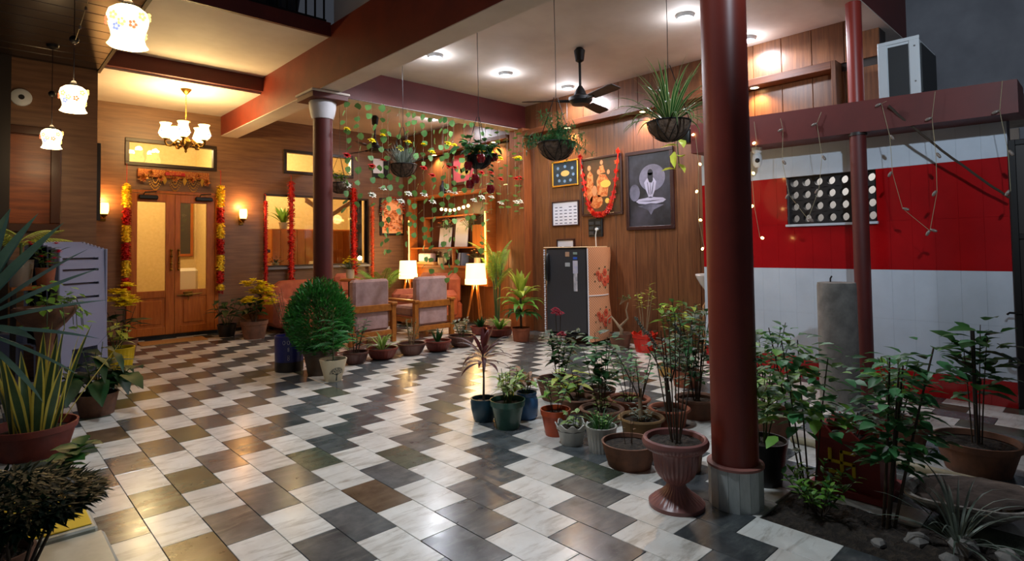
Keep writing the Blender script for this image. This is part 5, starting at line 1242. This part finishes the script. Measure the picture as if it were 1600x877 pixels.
bar(cy, cz+a, cy-a, cz+a); bar(cy-a, cz, cy-a, cz-a); bar(cy, cz-a, cy+a, cz-a); bar(cy+a, cz, cy+a, cz+a)
sg.obj('yellow_sign', M_yellowpaint, t, smooth=False, kind='stuff')
sg.v = []; 
bush(t, .235, .52, .1, 4, 30, .06, L_green, .55, True, 60, .3, M_stem, .004, lean=(.05,.0)) if False else None
for i in range(4): G().tube([(.17,.17,.23),(.17+.05*cos(i*1.6),.17+.05*sin(i*1.6),.36)], .003, 5).obj('stem', M_stem, t)
leaves(t, [((.17+.06*cos(k*2.4),.17+.06*sin(k*2.4),.27+.006*k), (cos(k*2.4),sin(k*2.4),.3), .06) for k in range(22)], L_dark, .6, True, 61)
# broken basin of dry mud
t = thing('mud_basin', 'shallow whitewashed oval basin filled with cracked dry mud', 'basin', (3.24, .50, 0), radians(-40))
sq = lambda j, a: (1.0 if abs(cos(a)) < 2 else 1, .008*cos(3*a+1)*(j > 1))
o = G().lathe([(.11,0),(.15,.03),(.225,.085),(.245,.10),(.245,.112),(.225,.112),(.21,.095)], 40, mod=sq, cap1=False).obj('basin_shell', mat('limed_cement', (188,184,174), .85, c2=(120,112,102), nscale=16, bump=.4, contrast=(.4,.6)), t); o.scale = (1.15,.8,1)
g = G(); r = random.Random(3); vs = [(0,0,.13)]
for j in range(1,8):
    for k in range(36):
        q = .0312*j; a = 2*pi*k/36; z = .128-.012*(j/7)**3+r.uniform(-.004,.004); z -= .05 if (2.2 < a < 3.6 and j > 4) else 0
        vs.append((q*cos(a), q*sin(a), z))
g.add(vs, [(0,1+k,1+(k+1)%36) for k in range(36)] + [(1+(j-1)*36+k,1+j*36+k,1+j*36+(k+1)%36,1+(j-1)*36+(k+1)%36) for j in range(1,7) for k in range(36)])
o = g.obj('mud', M_mud, t, ang=180); o.scale = (1.15,.8,1)
t = tag(G().tube([(3.70,1.45,.022),(3.69,.9,.022),(3.63,-.3,.022)], .022, 10).obj('floor_pipe', M_pvc), 'pale plastic pipe lying on the floor behind the mud basin', 'pipe')
# gate at the right edge
t = thing('iron_gate', 'dark iron gate leaf folded against the end of the striped wall', 'gate', (5.50, .54, 0))
for y in (0, -.26): G().box(-.02,.02,y-.02,y+.02,.02,1.95,.003).obj('gate_stile', M_iron, t, smooth=False)
for z in (.04, .62, 1.25, 1.93): G().box(-.015,.015,-.26,0,z-.02,z+.02,.003).obj('gate_rail', M_iron, t, smooth=False)
G().box(-.004,.004,-.25,-.01,.05,1.92).obj('gate_sheet', M_dark, t, smooth=False)
G().tube([(-.03,.03+.028*cos(q),.345+.028*sin(q)) for q in [k*pi/8 for k in range(17)]], .012, 8).obj('hasp_ring', M_iron, t)
G().tube([(-.03,-.02,.70),(-.03,.05,.70),(-.05,.06,.69)], .008, 6).obj('gate_latch', M_iron, t)
a, b = Vector((5.19,1.225,2.28)), Vector((5.44,.56,1.53)); r = random.Random(2)
t = tag(G().tube([a.lerp(b, i/24)+Vector((0,0,-.03*sin(pi*i/24)+r.uniform(-.004,.004))) for i in range(25)], .009, 7).obj('rope', mat('dark_rope', (60,48,38), .9)), 'dark rope tied at the red ledge and slanting down to the gate', 'rope')
t = thing('security_camera', 'white egg-shaped security camera hanging under the red ledge', 'camera', (5.36, 2.335, 2.0))
G().lathe([(.02,-.06),(.04,-.03),(.043,.01),(.04,.05),(.03,.07)], 20).obj('head', M_ac, t); G().ball((-.036,-.018,.0), .022, 10, 6).obj('lens', M_blackpl, t); G().lathe([(.03,.07),(.045,.09),(.045,.13)], 18).obj('mount', M_ac, t)
# fairy light strands
STR = dict(A=[(2.87,2.33),(2.872,2.322),(2.846,2.027),(2.854,1.762),(2.862,1.473),(2.808,1.197)],B=[(2.285,2.342),(2.267,2.151),(2.322,1.883),(2.307,1.582),(2.263,1.284)],C=[(2.051,2.331),(2.032,2.231),(2.046,1.949),(1.995,1.646),(1.843,1.421)],D=[(1.714,2.326),(1.752,2.235),(1.721,1.948),(1.754,1.671),(1.848,1.431)],E=[(1.24,2.325),(1.275,2.311),(1.227,2.046),(1.219,1.76),(1.161,1.479),(.989,1.297)],F=[(.928,2.335),(.954,2.143),(.939,1.869),(.941,1.589),(.992,1.31)],G=[(.546,2.331),(.567,2.125),(.532,1.834),(.528,1.559)])
bon = G().ball((0,0,-.012), .012, 8, 5, (1,1,1.3)).mesh('bulb', M_bulbon); boff = G().lathe([(.003,.014),(.008,.008),(.012,-.013),(.008,-.03),(.002,-.034)], 10).mesh('bulb', M_bulboff)
LAB = dict(A='lit fairy-light strand at the left end of the red ledge', B='lit fairy-light strand by the security camera', C='unlit fairy-light strand left of the perforated vent', D='unlit fairy-light strand over the perforated vent', E='unlit fairy-light strand right of the pipe column', F='unlit fairy-light strand in the middle of the right wall part', G='unlit fairy-light strand at the far right end of the red ledge')
for k, pts in STR.items():
    t = thing('light_strand', LAB[k], 'string light', (5.205, pts[0][0], pts[0][1]), 0, 'fairy-light strands on the red ledge')
    P_ = [Vector((0, y-pts[0][0], z-pts[0][1])) for y, z in pts]
    G().tube(P_, .0018, 5).obj('wire', M_wire, t)
    for i, p in enumerate(P_[1:]):
        s = -1 if i % 2 else 1; inst('bulb', bon if k in 'AB' else boff, t, p+Vector((-.003, .012*s, -.002)), (.5*s, 0, 0) if i % 3 else (1.2*s,0,0))
t = thing('light_strand', 'thin fairy-light string drooping under the dark soffit between the front pendant lamps', 'string light', (.60, 3.6, 3.16))
P_ = [Vector((-.085*i/8, 1.4*i/8, -.45*sin(pi*i/16)**1.0*(i/8))) for i in range(9)]
G().tube(P_, .002, 5).obj('wire', M_wire, t)
for i, p in enumerate(P_[1:]): inst('bulb', boff, t, p, (.4*(-1)**i, 0, 0), .7)
light('fairy_glow', 'POINT', (5.12, 2.85, 1.8), 1.2, WARM, .3); light('fairy_glow', 'POINT', (5.12, 2.28, 1.7), 1.2, WARM, .3)
# ------------------------------------------------------------------ doorway dressing
t = tag(G().box(-.40,.40,-.19,.19,0,.014,.006).obj('doormat', M_jute, smooth=False), 'tan jute doormat before the double door', 'doormat'); t.location = (2.05, 9.02, 0); t.rotation_euler = (0,0,-.06)
def petal_drum(g, z0, z1, R, r, n):
    for i in range(n):
        a = r.uniform(0,6.283); z = r.uniform(z0+.012, z1-.012); g.blade((R*.35*cos(a), R*.35*sin(a), z), (cos(a), sin(a), r.uniform(-.5,.5)), (r.uniform(-.5,.5),r.uniform(-.5,.5),1), R*r.uniform(.6,.85), R*.5, .1, 2, .3)
def door_garland(x, z0, label):
    t = thing('marigold_garland', label, 'garland', (x, 9.40, 0), 0, 'garlands flanking the double door'); r = random.Random(int(x*10))
    G().tube([(0,0,.66),(0,0,2.46),(0,.06,2.47)], .004, 5).obj('thread', M_tinsel, t)
    segs = [('Y',.34),('R',.24),('Y',.24),('R',.24),('Y',.24),('R',.20),('Y',.10)]; z = z0
    for c, l in segs:
        g = G().lathe([(.03,z-l+.005),(.038,z-l/2),(.03,z-.005)], 10); petal_drum(g, z-l, z, .062, r, int(l*640))
        g.obj('yellow_blooms' if c == 'Y' else 'red_blooms', M_marigoldY if c == 'Y' else M_marigoldR, t, kind='stuff'); z -= l
    g = G(); petal_drum(g, z-.06, z, .045, r, 40); g.obj('tassel', M_marigoldR, t, kind='stuff')
door_garland(1.56, 2.19, 'yellow and red marigold garland hanging at the left door post'); door_garland(2.765, 2.24, 'yellow and red marigold garland hanging at the right door post')
def red_garland(x, z1, z0, R, m, label, n=620):
    t = thing('red_garland', label, 'garland', (x, 9.38, 0), 0, 'red garlands around the lounge window'); r = random.Random(int(x*100))
    G().tube([(0,0,z0),(0,0,z1+.10),(0,.08,z1+.11)], .004, 5).obj('thread', M_tinsel, t)
    g = G().lathe([(R*.5,z0),(R*.5,z1)], 8); petal_drum(g, z0, z1, R, r, n); g.obj('blooms', m, t, kind='stuff')
red_garland(3.43, 2.03, .55, .042, MATS['marigold_red'], 'slim glittering red tinsel garland at the left edge of the lounge window')
red_garland(3.84, 2.37, .60, .066, M_tinsel, 'thick red garland across the lounge window left of the back column')
red_garland(4.965, 2.33, .78, .066, M_tinsel, 'thick red garland across the lounge window right of the back column')
red_garland(5.33, 2.08, .55, .044, M_orangeflw, 'slim orange-red tinsel garland at the right edge of the lounge window')
t = thing('toran', 'red and gold beaded door toran above the double door', 'door hanging', (2.155, 9.44, 2.30))
G().box(-.46,.46,0,.02,.0,.115,.004).obj('band', M_glitter, t, smooth=False)
pe = G(); bloom(pe, Vector((0,0,0)), .066, random.Random(2), 9); pm_ = pe.mesh('rosette', M_glitter)
for x, z, s in ((-.40,-.01,1.1),(-.18,.0,.9),(.0,-.0,.8),(.22,-.0,.9),(.42,-.03,1.0),(-.30,.06,.8),(-.09,.07,.8),(.31,.06,.8),(.12,.06,.7)): inst('rosette', pm_, t, (x,-.015,z), (pi/2,0,0), s)
plq = G().box(-.13,.13,-.035,-.022,.035,.085,.012).obj('name_plate', mat('plate_red', (176,18,26), .4), t, smooth=False)
cu = bpy.data.curves.new('plate_text', 'FONT'); cu.body = 'शुभ लाभ'; cu.size = .045; cu.align_x = 'CENTER'; cu.align_y = 'CENTER'; cu.extrude = .001; cu.materials.append(M_gold)
o = bpy.data.objects.new('plate_text', cu); col.objects.link(o)
me = bpy.data.meshes.new_from_object(o.evaluated_get(bpy.context.evaluated_depsgraph_get())); bpy.data.objects.remove(o)
o = bpy.data.objects.new('plate_text', me); col.objects.link(o); o.parent = plq; o['kind'] = 'stuff'; o.location = (0,-.0365,.06); o.rotation_euler = (pi/2,0,0)
for xc in (-.25, 0, .24):
    for k, q in enumerate((.10,.075,.045)):
        g = G(); n = 16 - 3*k
        for i in range(n+1):
            u = -1+2*i/n; g.ball((xc+q*u, -.012, .02-(.20-.05*k)*(1-u*u)), .008, 6, 4)
        g.obj('bead_swag', M_gold, t, kind='stuff')
lp = G().blade((0,0,0),(0,0,-1),(0,-1,0),.12,.05,.05,4,.3).mesh('gold_leaf', M_gold)
for x in (-.13, .125, .36): inst('gold_leaf', lp, t, (x,-.012,.02))
# ------------------------------------------------------------------ stacked plastic chairs
def plastic_chair():
    t = thing('plastic_chair', '', 'chair', (0,0,0), 0, 'grey-blue moulded chairs in a nested stack')
    g = G(); hw = .25                       # back: x across, y forward, z up
    ZS = [(.34,.50,0),(.50,.52,0),(.52,.80,0),(.80,.822,1),(.822,.93,0),(.93,.952,1),(.952,1.06,0),(1.06,1.082,1),(1.082,1.165,0),(1.165,1.187,1),(1.187,1.27,0)]
    for z0, z1, slot in ZS:
        b = lambda z: -.03*(1.27-z)
        segs = [(-hw,-.215),(.17,hw)] if slot else [(-hw,-.215),(-.215,.17),(.17,hw)]
        for x0, x1 in segs:
            y0 = .0
            g.add([(x0,b(z0),z0),(x1,b(z0),z0),(x1,b(z1),z1),(x0,b(z1),z1),(x0,b(z0)+.018,z0),(x1,b(z0)+.018,z0),(x1,b(z1)+.018,z1),(x0,b(z1)+.018,z1)], [(0,1,2,3),(5,4,7,6),(0,4,5,1),(3,2,6,7),(1,5,6,2),(0,3,7,4)])
    for s in (-1, 1): g.box(s*hw-.012, s*hw+.012, -.02, .10, .34, 1.27, .006)
    g.obj('backrest', M_plchair, t, smooth=False)
    G().box(-.24,.24,0,.44,.40,.43,.012).obj('seat', M_plchair, t, smooth=False)
    for s in (-1, 1):
        G().add([(s*.25,-.05,.0),(s*.15,-.05,.0),(s*.14,-.03,.34),(s*.25,-.03,.42),(s*.25,-.01,0),(s*.15,-.01,0),(s*.14,.0,.34),(s*.25,.0,.42)], [(0,1,2,3),(5,4,7,6),(0,4,5,1),(3,2,6,7),(1,5,6,2),(0,3,7,4)]).obj('leg', M_plchair, t, smooth=False)
        G().box(s*.25-.03,s*.25+.03,.38,.44,0,.41,.008).obj('leg', M_plchair, t, smooth=False)
    return t
pc = plastic_chair(); ORD = ['front one with slotted back', 'second from the front', 'third from the front', 'fourth from the front', 'fifth from the front', 'sixth from the front', 'rearmost']
F = Vector((-.62,.78,0))
for i in range(7):
    c = pc if i == 0 else copy_tree(pc)
    p = Vector((.78,6.78,0)) + F*.042*i; c.location = (p.x, p.y, .012*i); c.rotation_euler = (0,0,atan2(F.y,F.x)-pi/2)
    c['label'] = 'grey-blue plastic chair in the stack left of the door, ' + ORD[i]
# marble plinth
t = thing('marble_step', 'white marble step block with a yellow painted top at the lower left', 'step', (.06, 2.75, 0))
G().box(-.45,.335,-.6,.02,0,.15,.012).obj('lower_block', mat('step_marble', (196,196,182), .3, c2=(170,172,158), nscale=6), t, smooth=False)
G().box(-.45,.315,.02,.62,0,.165,.008).obj('upper_block', MATS['step_marble'], t, smooth=False)
G().box(-.30,.30,.05,.52,.165,.170,.002).obj('yellow_patch', M_yellowpaint, t, smooth=False)
# ------------------------------------------------------------------ hanging baskets
def basket(name, label, x, y, z, R, ztop, m=M_coir, wires=3, hang=.35):
    t = thing(name, label, 'hanging plant', (x, y, z))
    G().lathe([(R*.12,-R*.92),(R*.45,-R*.82),(R*.78,-R*.55),(R*.96,-R*.2),(R,0),(R*.93,0),(R*.9,-.03)], 28, cap1=True).obj('coir_liner', m, t)
    g = G()
    for k in range(7):
        a = 2*pi*k/7
        for s in (1,-1): g.tube([(R*1.02*cos(q)*cos(a+s*.5*(1-q/1.57)), R*1.02*cos(q)*sin(a+s*.5*(1-q/1.57)), -R*.93*sin(q)) for q in [i*1.4/6 for i in range(7)]], .003, 4, False)
    g.tube([(R*1.02*cos(q), R*1.02*sin(q), .0) for q in [k*2*pi/28 for k in range(29)]], .005, 5).obj('wire_frame', M_iron, t, kind='stuff')
    for k in range(wires):
        a = 2*pi*k/wires+.6; G().tube([(R*cos(a), R*sin(a), 0), (R*.1*cos(a), R*.1*sin(a), hang)], .003, 5).obj('chain', M_iron, t)
    G().tube([(0,0,hang-.01),(.004,0,hang+.25),(-.003,0,ztop-z)], .0025, 5).obj('hanging_wire', M_iron, t)
    return t
t = basket('hanging_fern', 'coir basket of wispy asparagus fern before the spotlit wall', 3.32, 3.01, 2.03, .145, 3.34, hang=.36)
g = G(); r = random.Random(7)
for i in range(46):
    a = r.uniform(0,6.283); e = r.uniform(.1,1.3); L = r.uniform(.18,.30); d = Vector((cos(a)*cos(e), sin(a)*cos(e), sin(e)))
    pts = [d*L*u + Vector((0,0,-.14*u*u*(1-e/1.6))) for u in [k/6 for k in range(7)]]; g.tube(pts, .0015, 4)
    for k in range(1,7):
        for _ in range(7): g.blade(pts[k], (r.uniform(-1,1), r.uniform(-1,1), r.uniform(-.6,.8)), (0,0,1), .05, .009, .2, 2, .1)
g.obj('foliage', L_rose, t, kind='stuff')
t = basket('hanging_spider_plant', 'coir basket of a big striped spider plant left of the thick column', 3.54, 2.15, 2.08, .148, 3.34, hang=.40)
straps(t, .0, 36, .46, .019, L_green, (.9,1.5), (.4,1.5), 70, True, L_var, base=.8, r0=.03); straps(t, .0, 40, .42, .018, L_green, (.2,.9), (1.2,2.4), 71, True, L_var, base=.8, r0=.05)
t = basket('hanging_dry_plant', 'coir basket with a dry grey plant inside the flower curtain', 3.49, 5.46, 2.16, .15, 3.34, hang=.42)
g = G()
for i in range(130):
    a = r.uniform(0,6.283); e = r.uniform(.6,1.5); g.blade((.05*cos(a),.05*sin(a),-.01), (cos(a)*cos(e), sin(a)*cos(e), sin(e)), (0,0,1), r.uniform(.14,.28), .010, r.uniform(-.2,.5), 3, .1)
g.obj('foliage', L_gray, t, kind='stuff')
t = basket('hanging_herb', 'small coir basket of leafy herb in front of the lounge window', 3.48, 6.95, 2.09, .145, 3.37, hang=.36)
bush(t, -.02, .17, .13, 8, 60, .07, L_light, .6, True, 72, .3, M_stemg, .003, m2=L_green)
t = basket('fruit_basket', 'basket of broad green leaves and hanging red apples at the middle of the room', 3.14, 3.74, 2.0, .115, 3.34, M_iron, 3, .34)
bush(t, -.02, .13, .19, 10, 84, .095, L_green, .66, True, 73, .25, M_stemg, .003, .5, m2=L_rose, el=(-.5,.7), scat=.05)
ap = G().lathe([(.004,-.034),(.022,-.038),(.036,-.012),(.038,.008),(.03,.03),(.012,.036),(.003,.03)], 16).mesh('apple', M_apple)
for dx, dy, dz in ((-.06,-.10,-.03),(-.13,-.02,-.09),(.12,-.06,.0),(-.08,-.05,-.20),(-.10,.0,-.24),(.05,-.09,-.28)):
    inst('apple', ap, t, (dx, dy, dz)); G().tube([(dx,dy,dz+.03),(dx*.8,dy*.8,.0)], .002, 4).obj('apple_stalk', M_stemg, t)
leaves(t, [((.05+.01*(k%2), -.09, -.07-.022*k), ((-1)**k, .3, -.2), .05) for k in range(8)], L_dark, .6, True, 74)
# ------------------------------------------------------------------ curtain of flower strings along the cross beam
lq = G().add([(0,0,.004)] + [(.040*cos(2*pi*k/7)*(1.1 if k % 2 else .9), .003*(-1)**k, .040*sin(2*pi*k/7)*(1.1 if k % 2 else .9)) for k in range(7)], [(0,1+k,1+(k+1)%7) for k in range(7)]).mesh('leaf', L_silk)
fq = {}
for key, m in (('yellow_flower', M_yelflw), ('red_flower', M_redflw), ('white_flower', M_whiteflw)):
    g = G(); bloom(g, Vector((0,0,0)), .056, random.Random(1), 8); bloom(g, Vector((0,0,.008)), .04, random.Random(2), 6); fq[key] = g.mesh(key, m)
r = random.Random(21); NS = 22; WORDS = 'first second third fourth fifth sixth seventh eighth ninth tenth eleventh twelfth thirteenth fourteenth fifteenth sixteenth seventeenth eighteenth nineteenth twentieth twenty-first twenty-second'.split()
for s in range(NS):
    x = 3.14+(5.86-3.14)*s/(NS-1)+r.uniform(-.03,.03); y = 6.06+r.uniform(-.04,.02)
    zt = 2.94; zb = (1.65 if s < 3 else r.uniform(1.05,1.4) if s < 8 else r.uniform(.75,1.1) if s < 13 else r.uniform(1.0,1.5) if s < 17 else 1.7)
    t = thing('flower_string', 'silk leaf and flower string, %s from the left in the curtain on the cross beam' % WORDS[s], 'garland', (x, y, zt), 0, 'silk flower strings on the cross beam')
    G().tube([(0,0,.03),(.004,0,(zb-zt)*.5),(0,0,zb-zt)], .0016, 4).obj('string', M_wire, t)
    edge = s >= NS-6
    z = -.02-r.uniform(0,.05); k = 0
    while z > zb-zt:
        k += 1; inst('leaf', lq, t, (r.uniform(-.035,.035), r.uniform(-.03,.03), z), ((1.35 if edge else r.uniform(-.5,1.0)), r.uniform(-.4,.4), r.uniform(-1.4,1.4)), r.uniform(.8,1.15)); z -= r.uniform(.085,.16)
    off = r.uniform(-.09,.09)
    for key, zz in (('yellow_flower',-.42),('red_flower',-.72),('white_flower',-1.06)):
        if zt+zz+off > zb and s % 3 != 1: inst(key, fq[key], t, (0,-.01,zz+off), (r.uniform(-.3,.3)+.5, 0, 0))
tag(G().tube([(3.0,6.05,2.965),(4.4,6.05,2.955),(5.95,6.05,2.985)], .003, 5).obj('curtain_line', M_iron), 'thin wire along the cross beam that carries the flower strings', 'wire')
# ------------------------------------------------------------------ balcony rail above the left bay
t = thing('balcony_railing', 'dark iron balcony railing at the top left above the red fascia', 'railing', (1.85, 5.84, 3.66))
for z in (.04, .62): G().box(-.9,.92,-.015,.015,z-.015,z+.015).obj('rail', M_iron, t, smooth=False)
bm_ = G().box(-.008,.008,-.008,.008,.04,.62).mesh('baluster', M_iron, False)
for i in range(19): inst('baluster', bm_, t, (-.9+.1*i, 0, 0))
for i, (x, c, lab) in enumerate(((1.95, (60,86,76), 'grey-green planter tub behind the balcony railing'), (2.42, (56,62,74), 'dark blue woven basket behind the balcony railing'))):
    o = G().lathe([(.12,0),(.17,.35),(.18,.36),(.16,.36)], 20).obj('balcony_tub', mat('tub_%d' % i, c, .6)); o.location = (x, 6.1, 3.64); tag(o, lab, 'tub')
# ------------------------------------------------------------------ things behind the glass
t = thing('slatted_cabinet', 'orange slatted cabinet behind the lounge window', 'cabinet', (4.62, 10.3, 0))
G().box(-.75,.75,0,.3,0,1.62,.01).obj('carcass', M_cab, t, smooth=False)
sl = G().box(-.07,.07,-.012,0,.05,1.60,.004).mesh('slat', M_cab, False)
for i in range(10): inst('slat', sl, t, (-.675+.15*i, 0, 0))
t = thing('indoor_plant', 'light green potted plant on the slatted cabinet behind the window', 'potted plant', (4.12, 10.42, 1.62))
G().lathe([(.06,0),(.08,.12),(.07,.12)], 16).obj('pot', M_whitepot, t); straps(t, .1, 22, .42, .06, L_light, (.6,1.4), (.3,1.2), 80, base=.4)
tag(G().box(5.03,5.25,9.62,9.66,.97,2.14).obj('dark_curtain', M_curtain, smooth=False), 'dark curtain behind the right pane of the lounge window', 'curtain')
t = thing('macrame_drape', 'cream knotted drape swagging behind the lounge window', 'drape', (4.75, 9.9, 1.98))
G().tube([(-1.55,0,.21),(1.45,0,.21)], .012, 8).obj('rod', M_iron, t)
for k in range(3): G().tube([(-.45+.9*i/12, 0, .18-.28*(1-abs(2*i/12-1))-.03*k) for i in range(13)], .02, 6).obj('swag', M_creamfab, t)
for i in range(5): G().tube([(-.08+.04*i,0,-.08),(-.08+.04*i,0,-.24)], .008, 5).obj('tassel', M_creamfab, t)
o = bouquet('dried_pampas', 'cream dried flower bunch inside the lounge window by its left frame', (3.72,9.75,.90), M_peach, 16, .16, .24, 15, L_gray)
t = thing('indoor_bench', 'white cushioned bench seen through the right door leaf', 'bench', (2.75, 11.3, 0))
soft(G(), -.3,.3,-.3,.3,.1,.5,.04).obj('seat', mat('bench_brown', (150,96,54), .6), t); soft(G(), -.2,.2,-.06,.06,.5,.95,.05).obj('white_cushion', M_paper, t)
t = thing('dark_mirror', 'tall dark framed mirror seen through the right door leaf', 'mirror', (2.82, 11.95, 1.7))
G().box(-.22,.22,0,.05,-.55,.55,.01).obj('frame', M_woodDoor, t, smooth=False); G().box(-.17,.17,-.005,.0,-.5,.5).obj('glass', mat('mirror_dark', (60,58,62), .15), t, smooth=False)
